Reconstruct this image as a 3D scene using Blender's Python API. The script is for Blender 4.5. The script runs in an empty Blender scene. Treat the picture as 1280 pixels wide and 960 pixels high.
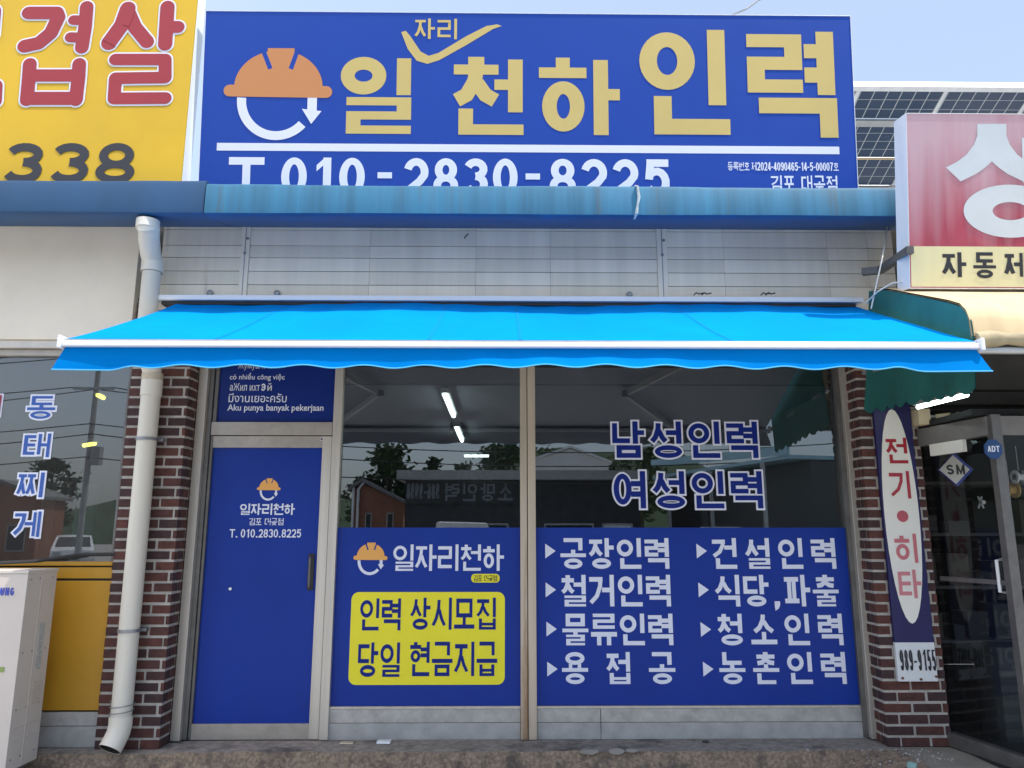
import bpy, math, random
from mathutils import Vector, Matrix
R = math.radians
rnd = random.Random(7)
S_ = bpy.context.scene
COL = S_.collection

# ------------------------------------------------------------------ camera, sky, sun, exposure
FPX = 960.0
CAM = Vector((0, -6.0, 1.6)); PITCH = R(11.2); YAW = R(0.7)
cd = bpy.data.cameras.new('camera'); cam = bpy.data.objects.new('camera', cd); COL.objects.link(cam)
cam.location = CAM; cam.rotation_euler = (math.pi/2 + PITCH, 0, -YAW)
cd.sensor_width = 36; cd.lens = 36*FPX/1280; cd.clip_start = .05; cd.clip_end = 2000
S_.camera = cam
SUN_EL, SUN_AZ = 62, 65                       # azimuth measured from straight in front of the shops towards the right
w = bpy.data.worlds.new('World'); S_.world = w; w.use_nodes = True
nt = w.node_tree; bg = nt.nodes['Background']
sky = nt.nodes.new('ShaderNodeTexSky'); sky.sky_type = 'NISHITA'; sky.sun_disc = False
sky.sun_elevation = R(SUN_EL); sky.sun_rotation = R(180 + SUN_AZ)
sky.air_density = 1.0; sky.dust_density = 3.5; sky.ozone_density = 1.3
hz = nt.nodes.new('ShaderNodeMixRGB'); hz.inputs[0].default_value = .36; hz.inputs[2].default_value = (3.6, 4.3, 5.2, 1)      # thin high haze
nt.links.new(sky.outputs[0], hz.inputs[1]); nt.links.new(hz.outputs[0], bg.inputs[0]); bg.inputs[1].default_value = 0.15
sd = bpy.data.lights.new('sun', 'SUN'); sd.energy = 3.0; sd.angle = R(.5); sd.color = (1, .95, .88)
so = bpy.data.objects.new('sun', sd); COL.objects.link(so)
sv = Vector((math.sin(R(SUN_AZ))*math.cos(R(SUN_EL)), -math.cos(R(SUN_AZ))*math.cos(R(SUN_EL)), math.sin(R(SUN_EL))))
so.rotation_euler = sv.to_track_quat('Z', 'Y').to_euler(); so.location = (20, -15, 40)
vs = S_.view_settings; vs.view_transform = 'Standard'; vs.look = 'None'; vs.gamma = 1; vs.use_curve_mapping = False
vs.exposure = 0.85
S_.cycles.use_denoising = True; S_.cycles.max_bounces = 10; S_.cycles.transparent_max_bounces = 16
S_.cycles.sample_clamp_indirect = 8

# ------------------------------------------------------------------ helpers
CR = Matrix.Rotation(-YAW, 3, 'Z') @ Matrix.Rotation(math.pi/2 + PITCH, 3, 'X')
class Plane:
    def __init__(s, o, ex, ez):
        s.o = Vector(o); s.ex = Vector(ex).normalized(); s.ez = Vector(ez).normalized(); s.n = s.ex.cross(s.ez).normalized()
        if s.n.y > 0: s.n = -s.n
    def hit(s, u, v):
        d = CR @ Vector(((u-640)/FPX, (480-v)/FPX, -1))
        t = (s.o - CAM).dot(s.n)/d.dot(s.n)
        p = CAM + d*t - s.o
        return p.dot(s.ex), p.dot(s.ez)
    def pt(s, a, b, off=0): return s.o + s.ex*a + s.ez*b + s.n*off
    def box(s, u0, v0, u1, v1):
        um, vm = (u0+u1)/2, (v0+v1)/2
        return s.hit(u0, vm)[0], s.hit(um, v1)[1], s.hit(u1, vm)[0], s.hit(um, v0)[1]
def face(y, k=0, z0=0): return Plane((0, y, z0), (1, 0, 0), (0, k, 1))     # k: lean of a board (y per metre of height)
def P(u, v, y):
    a, b = face(y).hit(u, v); return Vector((a, y, b))
def X(u, v, y): return P(u, v, y).x
def Z(u, v, y): return P(u, v, y).z
def PM(u, v, Y):                               # where a thing across the street stands whose mirror image shows in the shop glass
    p = P(u, v, Y); return Vector((p.x, -Y, p.z))

def mat(name, col, rough=.6, metal=0, var=0, scale=6, bump=0, spec=.5, streak=0, col2=None, thr=None, scale2=None, emit=None):
    m = bpy.data.materials.new(name); m.use_nodes = True; n = m.node_tree; b = n.nodes['Principled BSDF']
    b.inputs['Base Color'].default_value = (*col, 1); b.inputs['Roughness'].default_value = rough
    b.inputs['Metallic'].default_value = metal; b.inputs['Specular IOR Level'].default_value = spec
    if emit: b.inputs['Emission Color'].default_value = (*emit[0], 1); b.inputs['Emission Strength'].default_value = emit[1]
    if var or col2 or bump:
        tc = n.nodes.new('ShaderNodeTexCoord'); mp = n.nodes.new('ShaderNodeMapping')
        n.links.new(tc.outputs['Object'], mp.inputs['Vector'])
        if streak: mp.inputs['Scale'].default_value = (streak, 1, .12)
        ns = n.nodes.new('ShaderNodeTexNoise'); ns.inputs['Scale'].default_value = scale; ns.inputs['Detail'].default_value = 6
        ns.inputs['Roughness'].default_value = .62
        n.links.new(mp.outputs[0], ns.inputs['Vector'])
        rp = n.nodes.new('ShaderNodeValToRGB')
        rp.color_ramp.elements[0].position = .3; rp.color_ramp.elements[1].position = .7
        lo = tuple(c*(1-var) for c in col); hi = tuple(min(1, c*(1+var)) for c in col)
        rp.color_ramp.elements[0].color = (*lo, 1); rp.color_ramp.elements[1].color = (*hi, 1)
        n.links.new(ns.outputs['Fac'], rp.inputs['Fac']); out = rp.outputs['Color']
        if col2:
            n2 = n.nodes.new('ShaderNodeTexNoise'); n2.inputs['Scale'].default_value = scale2 or scale*.4; n2.inputs['Detail'].default_value = 8
            n2.inputs['Roughness'].default_value = .7
            n.links.new(mp.outputs[0], n2.inputs['Vector'])
            r2 = n.nodes.new('ShaderNodeValToRGB'); t = thr or .55
            r2.color_ramp.elements[0].position = t; r2.color_ramp.elements[1].position = min(1, t+.14)
            mx = n.nodes.new('ShaderNodeMixRGB'); n.links.new(n2.outputs['Fac'], r2.inputs['Fac']); n.links.new(r2.outputs['Color'], mx.inputs['Fac'])
            n.links.new(out, mx.inputs[1]); mx.inputs[2].default_value = (*col2, 1); out = mx.outputs[0]
        n.links.new(out, b.inputs['Base Color'])
        rr = n.nodes.new('ShaderNodeMapRange'); rr.inputs[3].default_value = max(0, rough-.1); rr.inputs[4].default_value = min(1, rough+.12)
        n.links.new(ns.outputs['Fac'], rr.inputs[0]); n.links.new(rr.outputs[0], b.inputs['Roughness'])
        if bump:
            bp = n.nodes.new('ShaderNodeBump'); bp.inputs['Strength'].default_value = bump; bp.inputs['Distance'].default_value = .01
            n.links.new(ns.outputs['Fac'], bp.inputs['Height']); n.links.new(bp.outputs[0], b.inputs['Normal'])
    return m

def glass(name, tint, boost, base, dirt=0.0):
    m = bpy.data.materials.new(name); m.use_nodes = True; n = m.node_tree; n.nodes.clear()
    out = n.nodes.new('ShaderNodeOutputMaterial'); tr = n.nodes.new('ShaderNodeBsdfTransparent'); gl = n.nodes.new('ShaderNodeBsdfGlossy')
    tr.inputs[0].default_value = (*tint, 1); gl.inputs['Roughness'].default_value = 0.0; gl.inputs['Color'].default_value = (.93, .97, 1, 1)
    fr = n.nodes.new('ShaderNodeFresnel'); fr.inputs['IOR'].default_value = 1.5
    ma = n.nodes.new('ShaderNodeMath'); ma.operation = 'MULTIPLY_ADD'; ma.inputs[1].default_value = boost; ma.inputs[2].default_value = base; ma.use_clamp = True
    n.links.new(fr.outputs[0], ma.inputs[0]); mx = n.nodes.new('ShaderNodeMixShader')
    n.links.new(ma.outputs[0], mx.inputs[0]); n.links.new(tr.outputs[0], mx.inputs[1]); n.links.new(gl.outputs[0], mx.inputs[2])
    sh = mx.outputs[0]
    if dirt:
        df = n.nodes.new('ShaderNodeBsdfDiffuse'); df.inputs[0].default_value = (.5, .5, .48, 1)
        m2 = n.nodes.new('ShaderNodeMixShader'); m2.inputs[0].default_value = dirt
        n.links.new(sh, m2.inputs[1]); n.links.new(df.outputs[0], m2.inputs[2]); sh = m2.outputs[0]
    n.links.new(sh, out.inputs[0]); return m

class MB:
    def __init__(s): s.v = []; s.f = []; s.mi = []; s.mats = []
    def m(s, mt):
        if mt not in s.mats: s.mats.append(mt)
        return s.mats.index(mt)
    def add(s, vs, fs, mt):
        o = len(s.v); s.v += [Vector(p) for p in vs]; k = s.m(mt)
        for f in fs: s.f.append([o+i for i in f]); s.mi.append(k)
    def box(s, x0, x1, y0, y1, z0, z1, mt):
        x0, x1 = sorted((x0, x1)); y0, y1 = sorted((y0, y1)); z0, z1 = sorted((z0, z1))
        s.add([(x0,y0,z0),(x1,y0,z0),(x1,y1,z0),(x0,y1,z0),(x0,y0,z1),(x1,y0,z1),(x1,y1,z1),(x0,y1,z1)],
              [(3,2,1,0),(4,5,6,7),(0,1,5,4),(1,2,6,5),(2,3,7,6),(3,0,4,7)], mt)
    def slab(s, pl, a0, b0, a1, b1, f0, f1, mt):           # box standing on a plane: offsets f0..f1 along its normal
        q = [pl.pt(a, b, f) for f in (f0, f1) for a, b in ((a0,b0),(a1,b0),(a1,b1),(a0,b1))]
        s.add(q, [(3,2,1,0),(4,5,6,7),(0,1,5,4),(1,2,6,5),(2,3,7,6),(3,0,4,7)], mt)
    def prism(s, pts, vec, mt):
        n = len(pts); v = [Vector(p) for p in pts]; vec = Vector(vec)
        s.add(v + [p+vec for p in v], [tuple(range(n))[::-1], tuple(range(n, 2*n))] + [(i, (i+1) % n, n+(i+1) % n, n+i) for i in range(n)], mt)
    def beam(s, p, q, w_, h_, mt, up=(0,0,1)):
        p, q = Vector(p), Vector(q); d = (q-p).normalized(); r = d.cross(Vector(up)); r = (r if r.length > 1e-4 else Vector((1,0,0))).normalized(); u = r.cross(d)
        c = [r*w_/2*a + u*h_/2*b for a, b in ((-1,-1),(1,-1),(1,1),(-1,1))]
        s.add([p+k for k in c]+[q+k for k in c], [(3,2,1,0),(4,5,6,7),(0,1,5,4),(1,2,6,5),(2,3,7,6),(3,0,4,7)], mt)
    def tube(s, path, r, mt, n=10, cap=True):
        path = [Vector(p) for p in path]; rs = r if isinstance(r, (list, tuple)) else [r]*len(path)
        ref = None; vs, fs = [], []
        for i, p in enumerate(path):
            t = (path[min(i+1, len(path)-1)] - path[max(i-1, 0)]).normalized()
            if ref is None: ref = t.orthogonal().normalized()
            ref = (ref - t*ref.dot(t)).normalized(); b = t.cross(ref)
            vs += [p + (ref*math.cos(2*math.pi*j/n) + b*math.sin(2*math.pi*j/n))*rs[i] for j in range(n)]
        for i in range(len(path)-1):
            for j in range(n): fs.append((i*n+j, i*n+(j+1) % n, (i+1)*n+(j+1) % n, (i+1)*n+j))
        if cap: fs += [tuple(range(n))[::-1], tuple((len(path)-1)*n+j for j in range(n))]
        s.add(vs, fs, mt)
    def disc(s, c, nrm, r, mt, n=16, th=0):
        c = Vector(c); nrm = Vector(nrm).normalized(); a = nrm.orthogonal().normalized(); b = nrm.cross(a)
        ring = [c + (a*math.cos(2*math.pi*j/n)+b*math.sin(2*math.pi*j/n))*r for j in range(n)]
        if th: s.prism(ring, nrm*th, mt)
        else: s.add(ring, [tuple(range(n))], mt)
    def build(s, name, parent=None, bevel=0, smooth=False):
        me = bpy.data.meshes.new(name); root = parent
        while root is not None and root.parent is not None: root = root.parent
        off = Vector(root.location) if root is not None else Vector((0,0,0))
        me.from_pydata([tuple(p-off) for p in s.v], [], s.f)
        for mt in s.mats: me.materials.append(mt)
        me.polygons.foreach_set('material_index', s.mi); me.update()
        if smooth:
            me.polygons.foreach_set('use_smooth', [True]*len(me.polygons)); me.set_sharp_from_angle(angle=R(40))
        o = bpy.data.objects.new(name, me); COL.objects.link(o)
        if parent is not None: o.parent = parent
        if bevel:
            b = o.modifiers.new('bevel', 'BEVEL'); b.width = bevel; b.segments = 2; b.limit_method = 'ANGLE'; b.angle_limit = R(50)
        return o
def tag(o, label=None, cat=None, group=None, kind=None):
    if label: o['label'] = label
    if cat: o['category'] = cat
    if group: o['group'] = group
    if kind: o['kind'] = kind
    return o
def thing(name, label, cat, loc=(0,0,0), group=None):
    o = bpy.data.objects.new(name, None); COL.objects.link(o); o.location = loc; o.empty_display_size = .2
    return tag(o, label, cat, group)
def dup(o, parent=None, loc=None):
    c = o.copy(); COL.objects.link(c)
    if parent is not None: c.parent = parent
    if loc is not None: c.location = loc
    for ch in list(o.children): dup(ch, c)
    return c

# ------------------------------------------------------------------ lettering: every letter is drawn stroke by stroke on a board's plane
LL = 'ㄱㄲㄴㄷㄸㄹㅁㅂㅃㅅㅆㅇㅈㅉㅊㅋㅌㅍㅎ'; VV = 'ㅏㅐㅑㅒㅓㅔㅕㅖㅗㅘㅙㅚㅛㅜㅝㅞㅟㅠㅡㅢㅣ'
TT = ['', *'ㄱㄲㄳㄴㄵㄶㄷㄹㄺㄻㄼㄽㄾㄿㅀㅁㅂㅄㅅㅆㅇㅈㅊㅋㅌㅍㅎ']
class Ink:
    def __init__(s, pl, off=.002, g=0): s.pl = pl; s.off = off; s.q = []; s.g = g
    def poly(s, pts, mt=None): s.q.append((pts, [tuple(range(len(pts)))], mt))
    def rect(s, x0, y0, x1, y1, mt=None):
        g = s.g; s.poly([(x0-g,y0-g),(x1+g,y0-g),(x1+g,y1+g),(x0-g,y1+g)], mt)
    def ring(s, x0, y0, x1, y1, th, tv, mt=None, n=32, a0=0, a1=360):
        g = s.g; cx, cy = (x0+x1)/2, (y0+y1)/2; rx, ry = (x1-x0)/2+g, (y1-y0)/2+g
        ix, iy = max(rx-tv-2*g, rx*.08), max(ry-th-2*g, ry*.08); vs = []
        for i in range(n+1):
            a = R(a0+(a1-a0)*i/n); vs += [(cx+rx*math.cos(a), cy+ry*math.sin(a)), (cx+ix*math.cos(a), cy+iy*math.sin(a))]
        s.q.append((vs, [(2*i+1, 2*i, 2*i+2, 2*i+3) for i in range(n)], mt))
    def disc(s, cx, cy, rx, ry, mt=None, n=36):
        s.poly([(cx+(rx+s.g)*math.cos(2*math.pi*i/n), cy+(ry+s.g)*math.sin(2*math.pi*i/n)) for i in range(n)], mt)
    def path(s, p, wd, mt=None, rounded=False):
        g = s.g; p = [Vector(q) for q in p]; hw = wd/2+g; vs = []
        if rounded:
            for a, b in zip(p, p[1:]):
                d = (b-a).normalized(); nn = Vector((-d.y, d.x))*hw; s.poly([tuple(a-nn), tuple(b-nn), tuple(b+nn), tuple(a+nn)], mt)
            for q in p: s.poly([(q.x+hw*math.cos(2*math.pi*i/20), q.y+hw*math.sin(2*math.pi*i/20)) for i in range(20)], mt)
            return
        if g and not rounded:
            p[0] = p[0] + (p[0]-p[1]).normalized()*g; p[-1] = p[-1] + (p[-1]-p[-2]).normalized()*g
        for i, q in enumerate(p):
            d0 = (q-p[i-1]).normalized() if i else (p[1]-q).normalized()
            d1 = (p[i+1]-q).normalized() if i < len(p)-1 else d0
            t = d0+d1; t = t.normalized() if t.length > .05 else d1; nn = Vector((-t.y, t.x)); k = hw/max(.45, nn.dot(Vector((-d1.y, d1.x))))
            vs += [tuple(q+nn*k), tuple(q-nn*k)]
        s.q.append((vs, [(2*i+1, 2*i, 2*i+2, 2*i+3)[::-1] for i in range(len(p)-1)], mt))
        if rounded:
            for q in p: s.poly([(q.x+hw*math.cos(2*math.pi*i/20), q.y+hw*math.sin(2*math.pi*i/20)) for i in range(20)], mt)
    def rrect(s, x0, y0, x1, y1, r, mt=None):
        pts = []
        for cx, cy, a in ((x1-r,y1-r,0),(x0+r,y1-r,90),(x0+r,y0+r,180),(x1-r,y0+r,270)):
            pts += [(cx+r*math.cos(R(a+k*15)), cy+r*math.sin(R(a+k*15))) for k in range(7)]
        s.poly(pts, mt)
    def into(s, mb, mt):
        for k, (vs, fs, m2) in enumerate(s.q):
            mb.add([s.pl.pt(a, b, s.off + k % 40*.00006) for a, b in vs], fs, m2 or mt)
        return mb
    def build(s, name, parent, mt): return s.into(MB(), mt).build(name, parent)

def jamo(k, c, x0, y0, x1, y1, th, tv, straight=False):
    W, H, cx = x1-x0, y1-y0, (x0+x1)/2; Rr = k.rect
    if c == 'ㄱ':
        Rr(x0, y1-th, x1, y1)
        if straight: Rr(x1-tv, y0, x1, y1-th*.5)
        else: k.path([(x1-tv*.52, y1-th*.5), (x1-tv*.62, y1-.36*H), (x1-tv*.5-.28*W, y0+.28*H), (x0+.1*W, y0+.02*H)], tv*.95)
    elif c == 'ㄴ': Rr(x0, y0, x0+tv, y1); Rr(x0+tv*.5, y0, x1, y0+th)
    elif c == 'ㄷ': Rr(x0, y1-th, x1, y1); Rr(x0, y0+th*.5, x0+tv, y1-th*.5); Rr(x0, y0, x1, y0+th)
    elif c == 'ㄹ':
        h = min(th, H/5*1.12); ym = (y0+y1)/2
        Rr(x0, y1-h, x1, y1); Rr(x1-tv, ym, x1, y1-h*.5); Rr(x0, ym-h/2, x1, ym+h/2); Rr(x0, y0+h*.5, x0+tv, ym); Rr(x0, y0, x1, y0+h)
    elif c == 'ㅁ': Rr(x0, y1-th, x1, y1); Rr(x0, y0, x1, y0+th); Rr(x0, y0, x0+tv, y1); Rr(x1-tv, y0, x1, y1)
    elif c == 'ㅂ':
        h = min(th, H/4); Rr(x0, y0, x0+tv, y1); Rr(x1-tv, y0, x1, y1); Rr(x0, y0, x1, y0+h); Rr(x0, y0+.5*H-h*.5, x1, y0+.5*H+h*.5)
    elif c == 'ㅅ':
        k.path([(cx, y1), (cx-.03*W, y1-.3*H), (cx-.2*W, y0+.3*H), (x0+tv*.3, y0+tv*.36)], tv)
        k.path([(cx+.02*W, y1-.36*H), (cx+.2*W, y0+.3*H), (x1-tv*.3, y0+tv*.36)], tv)
    elif c == 'ㅇ': k.ring(x0, y0, x1, y1, th, tv)
    elif c == 'ㅈ': Rr(x0+.03*W, y1-th, x1-.03*W, y1); jamo(k, 'ㅅ', x0, y0, x1, y1-th*.6, th, tv)
    elif c == 'ㅉ': jamo(k, 'ㅈ', x0, y0, cx-.02*W, y1, th, tv*.8); jamo(k, 'ㅈ', cx+.02*W, y0, x1, y1, th, tv*.8)
    elif c == 'ㅊ':
        h = max(.16*H, th*.6); Rr(cx-tv*.55, y1-h*1.3, cx+tv*.55, y1); jamo(k, 'ㅈ', x0, y0, x1, y1-h, th, tv)
    elif c == 'ㅌ':
        h = min(th, H/5*1.1); jamo(k, 'ㄷ', x0, y0, x1, y1, h, tv); Rr(x0+tv*.5, (y0+y1)/2-h/2, x1*.98+x0*.02, (y0+y1)/2+h/2)
    elif c == 'ㅍ':
        Rr(x0, y1-th, x1, y1); Rr(x0, y0, x1, y0+th); Rr(x0+.2*W, y0, x0+.2*W+tv*.9, y1); Rr(x1-.2*W-tv*.9, y0, x1-.2*W, y1)
    elif c == 'ㅎ':
        h = max(.13*H, th*.7); t2 = min(th, .2*H)
        Rr(cx-tv*.6, y1-h*1.2, cx+tv*.6, y1); Rr(x0, y1-h-t2, x1, y1-h); k.ring(x0+.06*W, y0, x1-.06*W, y1-h-t2*1.3, min(th, .17*H), min(tv, .26*W))
def vowel_bars(k, c, x0, y0, x1, y1, ty, th, tv):     # x0..x1 room for the vowel, ty height of the tick
    if c == 'ㅣ': k.rect(x1-tv, y0, x1, y1)
    elif c in 'ㅏㅑ':
        xm = x0+(x1-x0)*.28; k.rect(xm-tv*.5, y0, xm+tv*.5, y1); k.rect(xm, ty-th/2, x1, ty+th/2)
    elif c == 'ㅓ': k.rect(x1-tv, y0, x1, y1); k.rect(x0, ty-th/2, x1-tv*.5, ty+th/2)
    elif c == 'ㅕ':
        k.rect(x1-tv, y0, x1, y1); d = (y1-y0)*.14
        for t in (ty+d, ty-d): k.rect(x0, t-th/2, x1-tv*.5, t+th/2)
    elif c == 'ㅐ': k.rect(x1-tv*.85, y0, x1, y1); k.rect(x0, y0+.02, x0+tv*.85, y1-.02*(y1-y0)); k.rect(x0+tv*.4, ty-th/2, x1-tv*.4, ty+th/2)
    elif c == 'ㅔ': k.rect(x1-tv*.8, y0, x1, y1); k.rect(x1-tv*2.0, y0+.03*(y1-y0), x1-tv*1.2, y1-.03*(y1-y0)); k.rect(x0, ty-th/2, x1-tv*1.6, ty+th/2)
def syllable(k, ch, X0, Y0, X1, Y1, t=.135):
    i = ord(ch)-0xAC00; l, v, f = LL[i//588], VV[i % 588//28], TT[i % 28]; W, H = X1-X0, Y1-Y0
    x = lambda q: X0+q*W
    y = lambda q: Y0+q*H
    th, tv = t*H, t*W*1.12
    if v in 'ㅏㅐㅓㅔㅕㅣ':
        rx = {'ㅣ': .68, 'ㅏ': .58, 'ㅓ': .55, 'ㅕ': .57, 'ㅐ': .45, 'ㅔ': .44}[v]
        vx0 = {'ㅣ': .7, 'ㅏ': .62, 'ㅓ': .5, 'ㅕ': .53, 'ㅐ': .52, 'ㅔ': .4}[v]; vx1 = 1 if v == 'ㅏ' else .97
        if f:
            h = .74 if l == 'ㅎ' or l == 'ㅊ' else .66
            jamo(k, l, x(.02), y(.4), x(rx-.02), y(.99 if h > .7 else .95), th*.92, tv*.95)
            vowel_bars(k, v, x(vx0), y(.385), x(vx1), y(1), y(.69), th*.9, tv)
            jamo(k, f, x(.14), y(0), x(.97 if v != 'ㅏ' else .88), y(.345), th*.9, tv, True)
        else:
            jamo(k, l, x(.01), y(.1), x(rx-.02), y(.93), th, tv)
            vowel_bars(k, v, x(vx0), y(0), x(vx1), y(1), y(.52), th, tv)
    else:
        if f:
            jamo(k, l, x(.13), y(.6), x(.87), y(1), th*.88, tv, True)
            yb, hb, tk = (.44, .12, .1) if v != 'ㅜ' else (.47, .115, .1)
            k.rect(x(0), y(yb-hb/2), x(1), y(yb+hb/2))
            if v == 'ㅗ': k.rect(x(.5)-tv/2, y(yb), x(.5)+tv/2, y(.62))
            if v == 'ㅛ':
                for q in (.33, .67): k.rect(x(q)-tv*.4, y(yb), x(q)+tv*.4, y(.63))
            if v == 'ㅜ': k.rect(x(.5)-tv/2, y(.33), x(.5)+tv/2, y(yb))
            jamo(k, f, x(.14), y(0), x(.86), y(.335), th*.82, tv, True)
        elif v == 'ㅗ':
            jamo(k, l, x(.1), y(.38), x(.9), y(.97), th, tv, True); k.rect(x(0), y(.03), x(1), y(.03)+th); k.rect(x(.5)-tv/2, y(.06), x(.5)+tv/2, y(.42))
        else:
            jamo(k, l, x(.08), y(.52), x(.92), y(1), th, tv, True); k.rect(x(0), y(.42)-th, x(1), y(.42))
            for q in {'ㅜ': (.5,), 'ㅠ': (.31, .69), 'ㅡ': ()}[v]: k.rect(x(q)-tv/2, y(0), x(q)+tv/2, y(.4))
def arc(cx, cy, rx, ry, a0, a1, n=12): return [(cx+rx*math.cos(R(a0+(a1-a0)*i/n)), cy+ry*math.sin(R(a0+(a1-a0)*i/n))) for i in range(n+1)]
def sign_char(k, c, x0, y0, x1, y1, wd):
    W, H = x1-x0, y1-y0; cx = (x0+x1)/2; h = wd/2; rx = W/2-h
    if c == '0': k.ring(x0, y0, x1, y1, wd*.9, wd)
    elif c == '1': k.rect(cx, y0, cx+wd, y1); k.poly([(cx+wd*.2, y1), (cx-W*.3, y1-.2*H), (cx-W*.3, y1-.2*H-wd*.8), (cx+wd*.2, y1-.17*H)])
    elif c == '2':
        r2 = H*.27
        k.path(arc(cx, y1-h-r2, rx, r2, 165, -20) + [(x1-h-W*.2, y0+.38*H), (x0+h+.04*W, y0+wd*.7)], wd); k.rect(x0, y0, x1, y0+wd)
    elif c == '3':
        r1, r2 = (H-wd)*.235, (H-wd)*.265
        k.path(arc(cx, y1-h-r1, rx*.94, r1, 160, -90), wd); k.path(arc(cx, y0+h+r2, rx, r2, 90, -160), wd)
    elif c == '4': k.rect(x0, y0+.2*H, x1, y0+.2*H+wd); k.rect(x1-W*.18-wd, y0, x1-W*.18, y1); k.path([(x1-W*.18-h, y1-h*.3), (x0+h, y0+.2*H+h)], wd)
    elif c == '5':
        r2 = H*.3; k.rect(x0+W*.12, y1-wd, x1-W*.04, y1); k.path([(x0+W*.12+h, y1-h), (x0+h+W*.06, y0+.46*H)], wd); k.path(arc(cx, y0+h+r2-wd*.1, rx, r2, 130, -155), wd)
    elif c == '6': k.ring(x0, y0, x1, y0+.62*H, wd, wd); k.path([(x0+h, y0+.3*H)] + arc(cx, y0+.52*H, rx, .48*H-h, 175, 35), wd)
    elif c == '7': k.rect(x0, y1-wd, x1, y1); k.path([(x1-h, y1-h), (cx, y0+.45*H), (cx-.1*W, y0)], wd)
    elif c == '8': k.ring(x0, y0, x1, y0+.56*H, wd*.9, wd); k.ring(x0+W*.05, y0+.56*H-wd*.9, x1-W*.05, y1, wd*.9, wd)
    elif c == '9': k.ring(x0, y0+.38*H, x1, y1, wd, wd); k.path([(x1-h, y0+.7*H)] + arc(cx, y0+.48*H, rx, .48*H-h, -5, -145), wd)
    elif c == '-': k.rect(x0, y0+.42*H-h, x1, y0+.42*H+h)
    elif c == '.': k.rect(cx-wd*.6, y0, cx+wd*.6, y0+wd*1.2)
    elif c == ',': k.poly([(cx-wd*.6, y0+wd*1.1), (cx-wd*.6, y0), (cx-wd*.5, y0-wd*.9), (cx+wd*.2, y0-wd*.5), (cx+wd*.6, y0+wd*.3), (cx+wd*.6, y0+wd*1.1)][::-1])
    elif c == 'T': k.rect(x0, y1-wd, x1, y1); k.rect(cx-h, y0, cx+h, y1)
    elif c == 'S':
        r1 = (H-wd)/4; k.path(arc(cx, y1-h-r1, rx, r1, 20, 270) + arc(cx, y0+h+r1, rx, r1, 90, -160)[1:], wd)
    elif c == 'M':
        k.rect(x0, y0, x0+wd, y1); k.rect(x1-wd, y0, x1, y1); k.path([(x0+h, y1-h*.6), (cx, y0+.15*H), (x1-h, y1-h*.6)], wd*.95)
    elif c == 'A': k.path([(x0+h, y0), (cx, y1-h*.2)], wd); k.path([(cx, y1-h*.2), (x1-h, y0)], wd); k.rect(x0+W*.25, y0+.22*H, x1-W*.25, y0+.22*H+wd*.8)
    elif c == 'D': k.rect(x0, y0, x0+wd, y1); k.path([(x0+h, y1-h)] + arc(x0+W*.45, (y0+y1)/2, W*.55-h, H/2-h, 90, -90) + [(x0+h, y0+h)], wd)
    elif c == 'U': k.path([(x0+h, y1), (x0+h, y0+.35*H)] + arc(cx, y0+.35*H, rx, .35*H-h, 180, 360) + [(x1-h, y1)], wd)
    elif c == 'N': k.rect(x0, y0, x0+wd, y1); k.rect(x1-wd, y0, x1, y1); k.path([(x0+h, y1-h*.4), (x1-h, y0+h*.4)], wd)
    elif c == 'G': k.path(arc(cx, (y0+y1)/2, rx, H/2-h, 40, 340, 20) + [(x1-h, y0+.45*H)], wd); k.rect(cx, y0+.4*H, x1, y0+.4*H+wd*.8)
ADV = {'.': .3, '-': .42, ',': .4, ' ': .36, '1': .52, 'T': .7, 'M': .85}
def write(k, text, box, t=.135, gap=.1, space=.36, dw=.6, dt=None):       # fits the text into a box of the board (x0, y0, x1, y1)
    adv = [space if c == ' ' else (1 if c >= '가' else ADV.get(c, dw)) for c in text]
    x0, y0, x1, y1 = box; tot = sum(adv)+gap*(len(text)-1); u = (x1-x0)/tot; px = x0
    for c, a in zip(text, adv):
        if c >= '가': syllable(k, c, px, y0, px+a*u, y1, t)
        elif c != ' ': sign_char(k, c, px, y0, px+a*u, y1, (dt or t*1.0)*(y1-y0))
        px += (a+gap)*u
def font_text(pl, text, box, name, parent, mt, off=.003, bold=.012):
    c = bpy.data.curves.new(name, 'FONT'); c.body = text; c.size = 1; c.offset = bold; c.resolution_u = 3
    o = bpy.data.objects.new(name, c); COL.objects.link(o); dg = bpy.context.evaluated_depsgraph_get()
    me = o.evaluated_get(dg).to_mesh(); vs = [v.co.copy() for v in me.vertices]; fs = [tuple(p.vertices) for p in me.polygons]
    bpy.data.objects.remove(o)
    lo = (min(v.x for v in vs), min(v.y for v in vs)); hi = (max(v.x for v in vs), max(v.y for v in vs))
    mb = MB(); mb.add([pl.pt(box[0]+(v.x-lo[0])/(hi[0]-lo[0])*(box[2]-box[0]), box[1]+(v.y-lo[1])/(hi[1]-lo[1])*(box[3]-box[1]), off) for v in vs], fs, mt)
    return mb.build(name, parent)
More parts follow.
